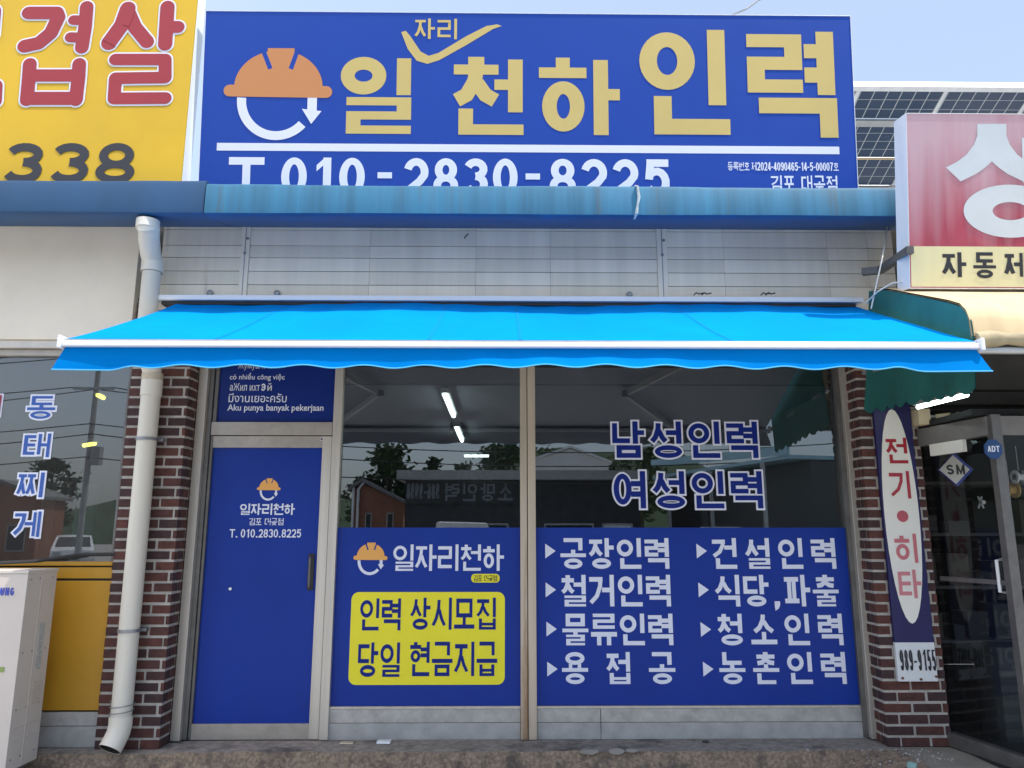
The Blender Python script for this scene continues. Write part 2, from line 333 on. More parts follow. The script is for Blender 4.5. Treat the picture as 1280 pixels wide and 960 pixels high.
def emblem(pl, box, parent, orange, white, under, off=.003):               # hard hat over a round arrow
    x0, y0, x1, y1 = box; W, H = x1-x0, y1-y0
    x = lambda q: x0+q/402*W
    y = lambda q: y1-q/345*H
    k = Ink(pl, off)
    lw = 34/402*W
    k.ring(x(50), y(344), x(345), y(50), lw, lw, white, 30, 176, 318)
    k.rect(x(312), y(235), x(347), y(180), white); k.poly([(x(292), y(228)), (x(328), y(284)), (x(365), y(236))], white)
    dome = [(x(202-165), y(150))] + [(x(202+165*math.cos(R(a))), y(150-140*math.sin(R(a)))) for a in range(172, 7, -6)] + [(x(202+165), y(150))]
    k.poly(dome[::-1], orange); k.poly([(x(158), y(140)), (x(258), y(140)), (x(258), y(2)), (x(158), y(2))][::1], orange)
    for a, b in (((140, 8), (170, 80)), ((270, 8), (246, 80))): k.path([(x(a[0]), y(a[1])), (x(b[0]), y(b[1]))], 17/402*W, under)
    k.path([(x(22), y(162)), (x(380), y(165))], 44/345*H, orange, True)
    o = k.build('helmet_emblem', parent, orange); return o

# ------------------------------------------------------------------ materials
m_brick = [mat('brick_%d' % i, c, .85, var=.35, scale=22, bump=.35, col2=(.16,.12,.105), thr=.66, scale2=7) for i, c in enumerate([(.082,.033,.029),(.064,.029,.028),(.10,.037,.029),(.052,.027,.028)])]
m_mortar = mat('mortar', (.44,.41,.375), .95, var=.22, scale=14, bump=.4, col2=(.30,.27,.24), thr=.58, scale2=5)
m_alu = mat('aluminium', (.60,.56,.50), .42, .55, var=.12, scale=5, streak=3)
m_alud = mat('dark_aluminium', (.16,.155,.15), .45, .5, var=.2, scale=8)
m_porch = mat('porch_grey', (.21,.20,.19), .5, .3, var=.15, scale=8)
m_alub = mat('brushed_rail', (.42,.385,.345), .45, .5, var=.12, scale=12, col2=(.34,.30,.26), thr=.58, scale2=7)
m_rust = mat('rusty_aluminium', (.56,.48,.38), .5, .45, var=.12, scale=5, streak=3, col2=(.30,.16,.07), thr=.56, scale2=3)
m_film = mat('blue_film', (.0035,.034,.30), .38, var=.1, scale=1.3, spec=.26, col2=(.006,.030,.225), thr=.60, scale2=1.9)
m_film2 = mat('dark_blue_film', (.004,.024,.20), .4, var=.07, scale=1.2, spec=.22)
m_white = mat('white_vinyl', (.78,.80,.92), .45, var=.03, scale=3)
m_ltr = mat('letter_white', (.76,.79,.92), .45)
m_vblue = mat('vinyl_navy', (.006,.022,.22), .45, spec=.2)
m_yell = mat('vinyl_yellow', (.90,.80,.02), .45, var=.04, scale=2)
m_sign = mat('sign_blue', (.004,.055,.37), .42, var=.06, scale=.8, spec=.35)
m_syel = mat('sign_gold', (.62,.475,.16), .5, var=.04, scale=2)
m_sorg = mat('sign_orange', (.60,.245,.085), .5)
m_vorg = mat('vinyl_orange', (.85,.42,.10), .5)
m_frame = mat('sign_frame_white', (.72,.75,.78), .45, var=.1, scale=3, streak=2)
m_ysign = mat('sign_yellow', (.66,.415,.010), .5, var=.07, scale=1.5)
m_rsign = mat('sign_red_letter', (.33,.022,.036), .5, var=.05, scale=3)
m_black = mat('letter_black', (.025,.027,.035), .5)
m_pink = mat('faded_red_board', (.40,.060,.10), .55, var=.2, scale=2.2, streak=2.2)
_n = m_pink.node_tree; _b = _n.nodes['Principled BSDF']; _src = _b.inputs['Base Color'].links[0].from_socket        # sun bleach: paler towards the top, in runs
_tc = _n.nodes.new('ShaderNodeTexCoord'); _sx = _n.nodes.new('ShaderNodeSeparateXYZ'); _n.links.new(_tc.outputs['Object'], _sx.inputs[0])
_mr = _n.nodes.new('ShaderNodeMapRange'); _mr.inputs[1].default_value = .30; _mr.inputs[2].default_value = 1.05; _n.links.new(_sx.outputs['Z'], _mr.inputs[0])
_mp = _n.nodes.new('ShaderNodeMapping'); _mp.inputs['Scale'].default_value = (5, 1, .25); _n.links.new(_tc.outputs['Object'], _mp.inputs[0])
_ns = _n.nodes.new('ShaderNodeTexNoise'); _ns.inputs['Scale'].default_value = 1.6; _ns.inputs['Detail'].default_value = 4; _n.links.new(_mp.outputs[0], _ns.inputs['Vector'])
_m1 = _n.nodes.new('ShaderNodeMath'); _m1.operation = 'MULTIPLY_ADD'; _m1.inputs[1].default_value = 1.5; _m1.inputs[2].default_value = -.72; _n.links.new(_ns.outputs['Fac'], _m1.inputs[0])
_m2 = _n.nodes.new('ShaderNodeMath'); _m2.operation = 'ADD'; _m2.use_clamp = True; _n.links.new(_m1.outputs[0], _m2.inputs[0]); _n.links.new(_mr.outputs[0], _m2.inputs[1])
_m3 = _n.nodes.new('ShaderNodeMath'); _m3.operation = 'MULTIPLY'; _m3.inputs[1].default_value = .85; _n.links.new(_m2.outputs[0], _m3.inputs[0])
_mx = _n.nodes.new('ShaderNodeMixRGB'); _n.links.new(_m3.outputs[0], _mx.inputs[0]); _n.links.new(_src, _mx.inputs[1]); _mx.inputs[2].default_value = (.60,.44,.50,1); _n.links.new(_mx.outputs[0], _b.inputs['Base Color'])
m_cream = mat('cream_board', (.74,.70,.42), .55, var=.06, scale=2.5, streak=2)
m_soot = mat('soft_white_letter', (.62,.68,.72), .5, var=.05, scale=3)
m_fasc = mat('weathered_blue_sheet', (.028,.165,.285), .55, 0, var=.3, scale=3.5, streak=2.2, col2=(.075,.115,.135), thr=.56, scale2=2.6)
m_fascd = mat('old_blue_sheet', (.011,.068,.165), .55, 0, var=.15, scale=2, streak=1.5, col2=(.03,.05,.075), thr=.62, scale2=1.6)
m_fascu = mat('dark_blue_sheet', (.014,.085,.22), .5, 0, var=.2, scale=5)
m_clad = [mat('cladding_%d' % i, c, .5, .15, var=.1, scale=3, streak=2, col2=(.34,.31,.26), thr=.63, scale2=2.2) for i, c in enumerate([(.80,.735,.615),(.84,.775,.655),(.76,.70,.585)])]
m_dark = mat('groove_dark', (.05,.05,.05), .9)
m_wall = mat('white_wall_panel', (.84,.765,.645), .6, var=.06, scale=1.8, col2=(.52,.42,.29), thr=.66, scale2=1.3)
m_pvc = mat('pvc_pipe', (.68,.65,.57), .4, var=.08, scale=4, streak=3, col2=(.42,.36,.27), thr=.68, scale2=4)
m_pvcw = mat('pvc_white', (.76,.72,.63), .35, var=.06, scale=6)
m_hole = mat('pipe_inside', (.03,.028,.025), .9)
m_awn = mat('awning_cyan', (.0,.235,.65), .85, var=.08, scale=1.6, spec=.03, bump=.15)
m_valshade = mat('valance_shaded_blue', (.0,.185,.56), .85, var=.06, scale=2.5, spec=.03, bump=.1)  # same cloth as the canopy, darkened: shade under the bar put into the colour
m_seam = mat('awning_seam', (.0,.215,.60), .85, spec=.08)
m_awnu = mat('awning_grey_back', (.50,.54,.60), .8, var=.05, scale=3)
m_hem = mat('awning_hem', (.10,.50,.88), .6)
m_wmet = mat('white_metal', (.80,.82,.85), .35)
m_grey = mat('grey_metal', (.30,.31,.33), .4, .6, var=.1)
m_green = mat('awning_green', (.016,.145,.13), .75, var=.22, scale=5, bump=.2)
m_tan = mat('awning_tan', (.60,.47,.28), .75, var=.14, scale=4, streak=2, bump=.25)
m_tand = mat('awning_tan_worn', (.38,.32,.20), .8, var=.3, scale=6, bump=.4)
m_yel = mat('yellow_panel', (.52,.27,.02), .42, var=.08, scale=2)
m_tile = mat('grey_stone_tile', (.40,.40,.39), .55, var=.18, scale=9, bump=.06)
m_tile2 = mat('grey_stone_tile_upper', (.44,.425,.40), .5, var=.22, scale=11, bump=.06, col2=(.28,.26,.24), thr=.6, scale2=6)
m_conc = mat('step_concrete', (.27,.24,.215), .9, var=.35, scale=22, bump=.5, col2=(.095,.085,.08), thr=.52, scale2=3)
m_riser = mat('riser_concrete', (.27,.205,.15), .95, var=.5, scale=42, bump=1, col2=(.12,.095,.08), thr=.5, scale2=8)
m_chip = mat('bare_plaster', (.30,.28,.25), .9, var=.1)
m_lot = mat('lot_concrete', (.36,.35,.33), .95, var=.15, scale=1.5)
m_road = mat('road_asphalt', (.06,.06,.062), .95, var=.2, scale=1.5)
m_paint = mat('road_paint', (.75,.75,.72), .7)
m_glass = glass('window_glass', (.62,.68,.70), 3.2, .06)
m_glassl = glass('grey_window_glass', (.50,.52,.52), 2.6, .04, .05)
m_glassr = glass('porch_glass', (.92,.94,.94), .6, .0, .008)
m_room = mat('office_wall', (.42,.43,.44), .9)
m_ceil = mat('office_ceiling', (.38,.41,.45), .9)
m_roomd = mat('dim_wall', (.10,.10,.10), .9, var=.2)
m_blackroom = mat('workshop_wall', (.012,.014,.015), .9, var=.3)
m_lamp = mat('lamp_tube', (.9,.95,.95), .4, emit=((.85,1,.97), 4))
m_lampy = mat('yellow_lamp_tube', (.9,.9,.5), .4, emit=((1,.95,.12), 2.6))
m_ac = mat('ac_cream', (.60,.545,.50), .45, var=.04, scale=3)
m_acd = mat('ac_side', (.54,.49,.44), .45, var=.05, scale=4, col2=(.45,.40,.34), thr=.7, scale2=3)
m_lblue = mat('letter_blue', (.05,.08,.42), .4)
m_navy = mat('navy_board', (.014,.013,.095), .45, var=.06, scale=2)
m_oval = mat('cream_oval', (.84,.82,.76), .45, var=.05, scale=2, col2=(.5,.45,.36), thr=.72, scale2=3)
m_redl = [mat('faded_red_%d' % i, c, .5) for i, c in enumerate([(.40,.012,.03),(.44,.035,.06),(.50,.10,.13),(.58,.17,.20),(.62,.22,.25)])]
m_beige = mat('beige_plastic', (.58,.48,.32), .5, var=.1)
m_cable = mat('white_cable', (.62,.62,.58), .5)
m_bcable = mat('black_cable', (.02,.02,.022), .6)
m_cell = mat('solar_cell', (.042,.070,.125), .25, var=.1, scale=1)
m_cellline = mat('cell_line', (.42,.46,.50), .4)
m_steel = mat('galvanised_steel', (.50,.52,.53), .4, .6, var=.1)
m_leaf = [mat('leaf_%d' % i, c, .7, var=.2, scale=2) for i, c in enumerate([(.035,.075,.02),(.05,.1,.03),(.025,.055,.018)])]
m_bark = mat('bark', (.09,.065,.045), .95, var=.3, bump=.5)
m_redbrick = mat('opposite_red_brick', (.30,.13,.08), .9, var=.12, scale=8)
m_roofg = mat('grey_roof', (.20,.20,.20), .8, var=.1)
m_roofw = mat('white_sheet_roof', (.72,.74,.74), .6, var=.05)
m_roofb = mat('pale_blue_roof', (.30,.50,.60), .6)
m_shopd = mat('dark_shop_front', (.035,.036,.04), .6, var=.2)
m_hill = mat('hill_forest', (.03,.06,.025), .95, var=.4, scale=.4)
m_tyre = mat('tyre', (.02,.02,.02), .9); m_carw = mat('car_white', (.78,.79,.80), .25); m_carg = mat('car_glass', (.02,.024,.03), .08)
m_skin = mat('skin', (.50,.30,.21), .6); m_shirt = mat('shirt', (.60,.62,.72), .8, var=.3, scale=9); m_trou = mat('trousers', (.05,.06,.10), .85); m_hair = mat('hair', (.02,.016,.014), .7)
m_orangeb = mat('orange_sticker', (.55,.35,.08), .5); m_stick = mat('pale_sticker', (.42,.44,.44), .5, var=.3, scale=40)
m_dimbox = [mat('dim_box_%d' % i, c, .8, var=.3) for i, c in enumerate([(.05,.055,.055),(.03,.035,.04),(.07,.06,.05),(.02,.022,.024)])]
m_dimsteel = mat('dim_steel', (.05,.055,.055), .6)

# ------------------------------------------------------------------ ground
STEP_Z, STEP_Y = .15, -.33
mb = MB(); mb.box(-60, 60, -14, 12, -.4, 0, m_lot); tag(mb.build('parking_lot'), kind='structure')
mb = MB(); mb.box(-150, 150, -20, -14.15, -.4, -.02, m_road)
for k in range(-12, 13): mb.box(k*6, k*6+3, -17.1, -16.95, -.02, -.016, m_paint)
tag(mb.build('road'), kind='structure')
mb = MB(); mb.box(-150, 150, -14.15, -14, -.4, .1, m_tile); tag(mb.build('kerb'), kind='structure')
mb = MB(); mb.box(-400, 400, -400, -20, -.5, -.03, m_lot); mb.box(-400, -60, -14, 400, -.5, -.03, m_lot); mb.box(60, 400, -14, 400, -.5, -.03, m_lot); mb.box(-60, 60, 12, 400, -.5, -.03, m_lot)
tag(mb.build('ground'), kind='structure')
# concrete step along the shops: rough edge
def rough_slab(x0, x1, y0, y1, z0, z1, mt_top, mt_riser, n):
    mb = MB(); top, bot, back = [], [], []
    for i in range(n+1):
        x = x0+(x1-x0)*i/n; j = rnd.uniform(-.012, .012)+.012*math.sin(x*3.1); dz = rnd.uniform(-.008, .0)
        top.append((x, y0+j, z1+dz)); bot.append((x, y0+j*.5-.03, z0)); back.append((x, y0+.06+j, z1+dz*.2))
    N = n+1; far = [(p[0], y1, z1) for p in back]
    mb.add(bot+top, [(i, i+1, N+i+1, N+i) for i in range(n)], mt_riser)
    mb.add(top+back+far, [(i, i+1, N+i+1, N+i) for i in range(n)]+[(N+i, N+i+1, 2*N+i+1, 2*N+i) for i in range(n)], mt_top)
    return mb
tag(rough_slab(-7, 2.74, STEP_Y, .2, 0, STEP_Z, m_conc, m_riser, 160).build('step'), kind='structure')
m_pad = mat('pad_concrete', (.27,.25,.215), .9, var=.22, scale=4, bump=.35, col2=(.13,.12,.105), thr=.58, scale2=2.5)
mb = MB(); g_ = []; nx_, ny_ = 30, 40
for i in range(nx_+1):
    for j in range(ny_+1):
        f, x, y = i/nx_, 2.05+.70*i/nx_, -1.5+(1.5+STEP_Y-.02)*j/ny_; e_ = 3*f*f-2*f**3
        g_.append((x, y, .001+(STEP_Z-.008)*e_*(1 if j else 1)+rnd.uniform(0, .010)*(1 if 0 < i < nx_ else 0)))
mb.add(g_, [(i*(ny_+1)+j, (i+1)*(ny_+1)+j, (i+1)*(ny_+1)+j+1, i*(ny_+1)+j+1) for i in range(nx_) for j in range(ny_)], m_riser)
tag(mb.build('ramp'), kind='structure')
mb = rough_slab(2.742, 7.5, -1.5, .2, 0, STEP_Z-.004, m_pad, m_riser, 60); tag(mb.build('pavement'), kind='structure')

# ------------------------------------------------------------------ the main shop unit
shop = thing('shop_building', 'job office shop front with blue filmed door and windows between two brick pillars', 'shop', (0, 0, 0))
GY = 0.0
def brick_pillar(x0, x1, y0, y1, z0, z1, name, parent, zoff=0):
    mb = MB(); mb.box(x0+.004, x1-.004, y0+.004, y1, z0, z1, m_mortar)
    ch, bh, bl, jt = .0755, .0580, .193, .017; k = 0; z = z0+zoff
    while z < z1:
        zt = min(z+bh, z1); x = x0-(0 if k % 2 else (bl+jt)/2)
        while x < x1:
            a, b = max(x+rnd.uniform(-.003, .003), x0), min(x+bl+rnd.uniform(-.004, .004), x1)
            if b-a > .02:
                e = rnd.uniform(-.003, .003)
                mb.box(a, b, y0-.003+e, y0+.05, z+rnd.uniform(-.0015, .0015), zt-rnd.uniform(0, .003), rnd.choice(m_brick))
            x += bl+jt
        for sx in (x0, x1):                                    # bricks seen on the returns
            y = y0+.052+(0 if k % 2 else .05)
            mb.box(sx-.0025, sx+.0025, y0+.0505, y-.012, z, zt, rnd.choice(m_brick)) if y-.012 > y0+.055 else None
            while y < y1-.01:
                mb.box(sx-.0025, sx+.0025, y, min(y+bl/2, y1-.004), z, zt, rnd.choice(m_brick)); y += bl/2+jt
        z += ch; k += 1
    return mb.build(name, parent, bevel=.003)
PY = -.25
LP0, LP1 = X(125, 862, PY), X(203, 880, PY)
RP0, RP1 = X(1084, 640, PY), X(1160, 640, PY)
PZ = Z(640, 372, -.3)
lp = brick_pillar(LP0, LP1, PY, .05, STEP_Z, PZ, 'brick_pillar', shop)
rp = brick_pillar(RP0, RP1, PY, .05, STEP_Z, PZ, 'brick_pillar', shop)

# frames: jamb posts, mullions
JY = -.09
def vpost(u0, u1, v, y0, y1, z0, z1, mt, mb):
    mb.box(X(u0, v, y0), X(u1, v, y0), y0, y1, z0, z1, mt)
HZ = 3.02
mb = MB(); vpost(229.5, 241, 710, JY, .03, STEP_Z+.01, HZ, m_alu, mb); vpost(241.5, 249.5, 710, JY+.04, .03, STEP_Z+.01, HZ, m_alud, mb)
mb.build('jamb_post', shop, bevel=.003)
mb = MB(); vpost(1066, 1077.5, 640, JY, .03, STEP_Z+.01, HZ, m_alu, mb); vpost(1057, 1065.5, 640, JY+.045, .03, STEP_Z+.01, HZ, m_alud, mb)
mb.build('jamb_post', shop, bevel=.003)
mb = MB(); vpost(650.5, 659, 690, -.06, .03, STEP_Z+.005, HZ, m_rust, mb); vpost(660, 670, 690, -.06, .03, STEP_Z+.005, HZ, m_rust, mb)
mb.box(X(658.5, 690, -.05), X(660.5, 690, -.05), -.045, .02, STEP_Z+.01, HZ, m_dark)
mb.build('mullion', shop, bevel=.003)
mb = MB(); vpost(417.5, 428, 500, -.05, .03, STEP_Z+.005, HZ, m_alu, mb); mb.build('mullion', shop, bevel=.003)

# door
DY = -.035
dx0, dx1 = X(249.5, 710, JY+.04)+.004, X(417.5, 500, -.05)-.004
ztop, zbot = Z(330, 545, DY), STEP_Z+.006
z905, z560 = Z(330, 905, DY), Z(330, 559.5, DY)
st = X(416, 690, DY)-X(404, 690, DY)
mb = MB()
mb.box(dx0, dx1, DY, .02, zbot, z905, m_alub); mb.box(dx0, dx1, DY, .02, z560, ztop, m_alub)
mb.box(dx1-st, dx1, DY-.003, .02, zbot+.002, ztop-.002, m_alu); mb.box(dx0, dx0+.02, DY-.002, .02, zbot+.002, ztop-.002, m_alud)
door = mb.build('door', shop, bevel=.002)
mb = MB(); mb.box(dx0+.02, dx1-st, -.012, .008, z905, z560, m_film); mb.build('door_film', door)
dpl = face(-.012)
def inkbox(pl, u0, v0, u1, v1): return pl.box(u0, v0, u1, v1)
emblem(dpl, dpl.box(321.3, 597.7, 350.7, 625.8), door, m_vorg, m_ltr, m_film)
k = Ink(dpl); write(k, '일자리천하', dpl.box(299.8, 629.3, 368.7, 643.6), .14, .06); k.build('lettering', door, m_ltr); k = Ink(dpl); write(k, '김포 대곶점', dpl.box(311.5, 647.6, 354.8, 656.5), .11, .08); k.build('lettering', door, m_ltr); k = Ink(dpl)
write(k, 'T. 010.2830.8225', dpl.box(287, 661.5, 376.5, 671.9), .15, .08, .2, .56); k.build('lettering', door, m_ltr)
hx = X(386, 716, DY-.04)
mb = MB(); hz0, hz1 = Z(386, 736, DY-.05), Z(386, 695, DY-.05)
mb.box(hx-.022, hx+.022, -.02, -.012, hz0-.015, hz1+.015, m_dark)
mb.tube([(hx, -.02, hz0), (hx, -.055, hz0+.012), (hx, -.06, hz0+.03), (hx, -.06, hz1-.03), (hx, -.055, hz1-.012), (hx, -.02, hz1)], .008, m_alud, 10)
mb.build('door_handle', door, smooth=True)
mb = MB(); c = P(288, 736, -.02); mb.disc(c, (0,-1,0), .011, m_wmet, 14, .008); mb.build('door_lock', door)
mb = MB(); c = P(402, 549, DY); mb.disc(c, (0,-1,0), .009, m_dark, 12, .002); mb.disc(c+Vector((0,.001,0)), (0,-1,0), .013, m_wmet, 12, .002); mb.build('screw', door)
# transom over the door
mb = MB(); zt0, zt1 = ztop+.006, Z(340, 527.5, -.045)
mb.box(dx0, dx1, -.045, .03, zt0, zt1, m_alub); mb.box(dx0, dx0+.028, -.03, .02, zt1, HZ, m_alud)
tw = mb.build('transom_window', shop, bevel=.002)
mb = MB(); mb.box(dx0+.028, dx1, -.010, .006, zt1, HZ, m_film2); mb.build('film', tw)
tpl = face(-.010)
font_text(tpl, 'có nhiều công việc', tpl.box(287.5, 466, 356, 476.5), 'lettering', tw, m_ltr, bold=.010)
k = Ink(tpl)
font_text(tpl, 'аЖил ихт', tpl.box(287.5, 479, 325, 488.6), 'lettering', tw, m_ltr, bold=.006)
font_text(tpl, 'й', tpl.box(334.5, 479, 340, 488.6), 'lettering', tw, m_ltr, bold=.006)
k = Ink(tpl); a0, b0, a1, b1 = tpl.box(326.5, 479.5, 332.5, 488.6); h_ = .0055; k.path(arc((a0+a1)/2-.002, (b0+b1)/2, (a1-a0)/2-h_, (b1-b0)/2-h_, 150, -150, 16), h_*2); k.rect(a0+.006, (b0+b1)/2-h_, a1-h_, (b0+b1)/2+h_); k.build('lettering', tw, m_ltr)
font_text(tpl, 'มีงานเยอะครับ', tpl.box(286, 491.5, 358.5, 503), 'lettering', tw, m_ltr, bold=.004)
font_text(tpl, 'Aku punya banyak pekerjaan', tpl.box(284.5, 505.5, 404.5, 516), 'lettering', tw, m_ltr, bold=.014)
font_text(tpl, 'Жумуш көп', tpl.box(298, 452.5, 340, 463), 'lettering', tw, m_ltr, bold=.0)

# shop windows
def shop_window(x0, x1, zb, zfilm, name):
    mb = MB(); mb.box(x0, x1, -.03, .03, zb-.018, zb, m_alu); mb.box(x0, x1, -.02, .03, HZ-.05, HZ, m_alu)
    fr = mb.build(name, shop, bevel=.002)
    mb = MB(); mb.add([(x0, GY, zb), (x1, GY, zb), (x1, GY, HZ-.05), (x0, GY, HZ-.05)], [(0,1,2,3)], m_glass); mb.build('pane', fr)
    mb = MB(); mb.box(x0, x1, -.009, -.004, zb+.002, zfilm, m_film); mb.build('film', fr)
    return fr
wx0, wx1 = X(428, 500, -.05), X(650.5, 690, -.06)
zb = Z(640, 882.5, -.02); zf = Z(640, 659.5, -.005)
w1 = shop_window(wx0, wx1, zb, zf, 'shop_window')
wx2, wx3 = X(670, 690, -.06), X(1057, 640, JY+.045)
w2 = shop_window(wx2, wx3, zb, zf, 'shop_window')
fp = face(-.009)
emblem(fp, fp.box(442, 678, 484.2, 719), w1, m_vorg, m_ltr, m_film)
k = Ink(fp); write(k, '일자리천하', fp.box(491, 680.5, 630, 713.5), .125, .06); k.build('lettering', w1, m_ltr)
k = Ink(fp); k.rrect(*fp.box(589, 717.3, 624.5, 728.2), .028); k.build('name_pill', w1, m_yell)
k = Ink(fp, .004); write(k, '김포 대곶점', fp.box(592, 719, 621.5, 726.6), .10, .06); k.build('lettering', w1, m_black)
k = Ink(fp); k.rrect(*fp.box(437.5, 740, 631, 856), .055); k.build('notice_panel', w1, m_yell)
for t, b in (('인력', (449.7, 748, 501.7, 788)), ('상시모집', (512.7, 747, 620.5, 787)), ('당일', (447, 803, 500.5, 846)), ('현금지급', (512, 802, 621.5, 845))): k = Ink(fp, .004); write(k, t, fp.box(*b), .13, .09); k.build('lettering', w1, m_vblue)
for t, b in (('공장인력', (700.5, 672.6, 837, 711)), ('철거인력', (701, 718.5, 839, 758)), ('물류인력', (703, 767, 842, 806.5)),
             ('건설인력', (889.8, 672.6, 1045, 711)), ('식당,파출', (893, 718.5, 1048, 758)), ('청소인력', (896.5, 767, 1054, 806.5)), ('농촌인력', (899, 815, 1058, 855))):
    k = Ink(fp); write(k, t, fp.box(*b), .148, (.3 if b[0] > 880 and ',' not in t else .1)); k.build('lettering', w2, m_ltr)
k = Ink(fp)
for t, b in (('용', (702.5, 815, 735, 855)), ('접', (757.5, 815, 788.5, 855)), ('공', (811, 815, 844, 855))): write(k, t, fp.box(*b), .148)
k.build('lettering', w2, m_ltr)
k = Ink(fp)
for u0, v0 in ((681.5, 679.5), (682, 728), (683, 777), (684, 827), (870.6, 679.5), (873, 728), (875.8, 777.5), (878.8, 827)):
    a0, b0, a1, b1 = fp.box(u0, v0, u0+13, v0+18.5); k.poly([(a0, b0), (a1, (b0+b1)/2), (a0, b1)])
k.build('arrow_marks', w2, m_ltr)
gp = face(-.003)
for g, off, mt in ((.014, .002, m_white), (0, .0048, m_vblue)):
    for t, b in (('남성인력', (764.5, 527, 948, 572.5)), ('여성인력', (766.5, 589, 954, 635.5))): k = Ink(gp, off, g); write(k, t, gp.box(*b), .145, .17); k.build('lettering', w2, mt)

# stone base under the windows
def stone_base(x0, x1, y, ztop_, zmid, zbot_, cuts, name):
    mb = MB(); xs = [x0]+cuts+[x1]
    for a, b in zip(xs, xs[1:]):
        mb.box(a+.002, b-.002, y, .06, zmid+.002, ztop_, m_tile2); mb.box(a+.002, b-.002, y+.001, .06, zbot_, zmid-.001, m_tile)
    mb.box(x0, x1, y+.012, .05, zbot_, ztop_-.01, m_dark); return mb.build(name, shop, bevel=.003)
zm = Z(640, 903.5, -.03); zt_ = zb-.019
stone_base(X(410, 883, -.03), wx1, -.03, zt_, zm, STEP_Z, [], 'stone_base')
stone_base(wx2, wx3+.03, -.03, zt_, zm, STEP_Z, [X(751, 900, -.03)], 'stone_base')

# cladding above the awning, soffit and blue eave
CY = -.30
czt = Z(640, 285.5, CY)
mb = MB(); cx0, cx1 = X(201, 330, CY), X(1118, 330, CY)
edges = [289, 308.7, 323.8, 340.6, 357.4]; zs = [czt]+[Z(640, v, CY) for v in edges]; zs += [zs[-1]-.104*(i+1) for i in range(5)]
cuts = [cx0, X(300.5, 330, CY), X(311, 330, CY), X(462, 330, CY), X(595, 330, CY), X(688, 330, CY), X(821.5, 330, CY), X(834, 330, CY), X(905, 330, CY), X(1035, 330, CY), X(1086, 330, CY), cx1]
for a, b in zip(zs, zs[1:]):
    for i, (p, q) in enumerate(zip(cuts, cuts[1:])):
        if i in (1, 6): continue
        mb.box(p+.0007, q-.0007, CY, CY+.05, b+.0045, a, m_clad[(i*2+int(a*9)) % 3])
mb.box(cx0+.01, cx1-.01, CY+.012, .10, zs[-1], czt, m_dark)
clad = mb.build('cladding', shop, bevel=.002)
for i, (p, q) in enumerate(((cuts[1], cuts[2]), (cuts[6], cuts[7]))):
    mb = MB(); mb.box(p, q, CY-.012, CY+.05, zs[-1], czt-.003, m_clad[1]); mb.box((p+q)/2-.004, (p+q)/2+.004, CY-.0135, CY, zs[-1], czt-.004, m_grey)
    for zz in (czt-.1, czt-.22): mb.disc(((p+q)/2+.015*(1 if zz > czt-.15 else 0), CY-.012, zz), (0,-1,0), .012, m_grey, 10, .008)
    mb.build('joint_strip', clad, bevel=.002)
for u, v in ((262, 366), (346, 366), (787, 368)):
    mb = MB(); c = P(u, v, CY-.02); mb.tube([c+Vector((.018*math.cos(a*math.pi/8), 0, .018*math.sin(a*math.pi/8))) for a in range(17)], .006, m_grey, 8, False); mb.disc(c+Vector((0,.019,0)), (0,-1,0), .02, m_grey, 12, .02)
    mb.build('anchor_bolt', clad)
mb = MB(); c = P(581, 298, CY); mb.tube([c, c+Vector((0, -.03, .0)), c+Vector((.03, -.02, .03))], .004, m_bcable, 6); mb.build('wall_hook', clad)
FY = -.88
def eave(u0, u1, vt, vb, y, mtf, mtu, name, parent, back=.4, x1_=None):
    x0, x1 = X(u0, 250, y), (x1_ if x1_ is not None else X(u1, 250, y)); zt, zb_ = Z(640, vt, y), Z(640, vb, y)
    mb = MB(); n = max(2, int((x1-x0)/.12)); vs_ = []
    prof = [(CY+.02, czt+.005), (y+.03, zb_), (y, zb_+.012), (y-.004, zb_+.05), (y, zt-.035), (y+.006, zt-.012), (y+.03, zt), (y+.16, zt-.004), (CY+.02, zt-.004)]
    for i in range(n+1):
        x = x0+(x1-x0)*i/n; w_ = .004*math.sin(x*2.3)+rnd.uniform(-.002, .002)
        vs_ += [(x, p[0]+w_*(1 if j in (2,3,4,5) else 0), p[1]+w_*(1 if j > 3 and j < 7 else 0)) for j, p in enumerate(prof)]
    m = len(prof)
    fs_u = [(i*m, i*m+1, (i+1)*m+1, (i+1)*m) for i in range(n)]+[(i*m+1, i*m+2, (i+1)*m+2, (i+1)*m+1) for i in range(n)]
    fs_f = [(i*m+j, i*m+j+1, (i+1)*m+j+1, (i+1)*m+j) for i in range(n) for j in range(2, m-1)]
    mb.add(vs_, fs_f + [tuple(range(m))[::-1], tuple(n*m+j for j in range(m))], mtf)
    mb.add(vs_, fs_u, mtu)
    return mb.build(name, parent, smooth=True)
xj = X(255.5, 250, FY)
ev = eave(256, 1230, 230.5, 269.5, FY, m_fasc, m_fascu, 'roof_eave', shop)
for u in (797,):
    mb = MB(); zt, zb_ = Z(640, 231, FY), Z(640, 269.5, FY); x = X(u, 250, FY)
    pth = [(x-.01, FY+.02, zt+.004), (x, FY-.010, zt-.01), (x+.008, FY-.012, (zt+zb_)/2+.02), (x-.004, FY-.012, (zt+zb_)/2-.04), (x-.012, FY-.010, zb_+.02), (x-.02, FY+.04, zb_-.002)]
    mb.tube(pth, [.008, .009, .011, .008, .012, .008], mat('sealant', (.42,.48,.50), .7, var=.3, scale=20), 8); mb.build('seam_sealant', ev, smooth=True)
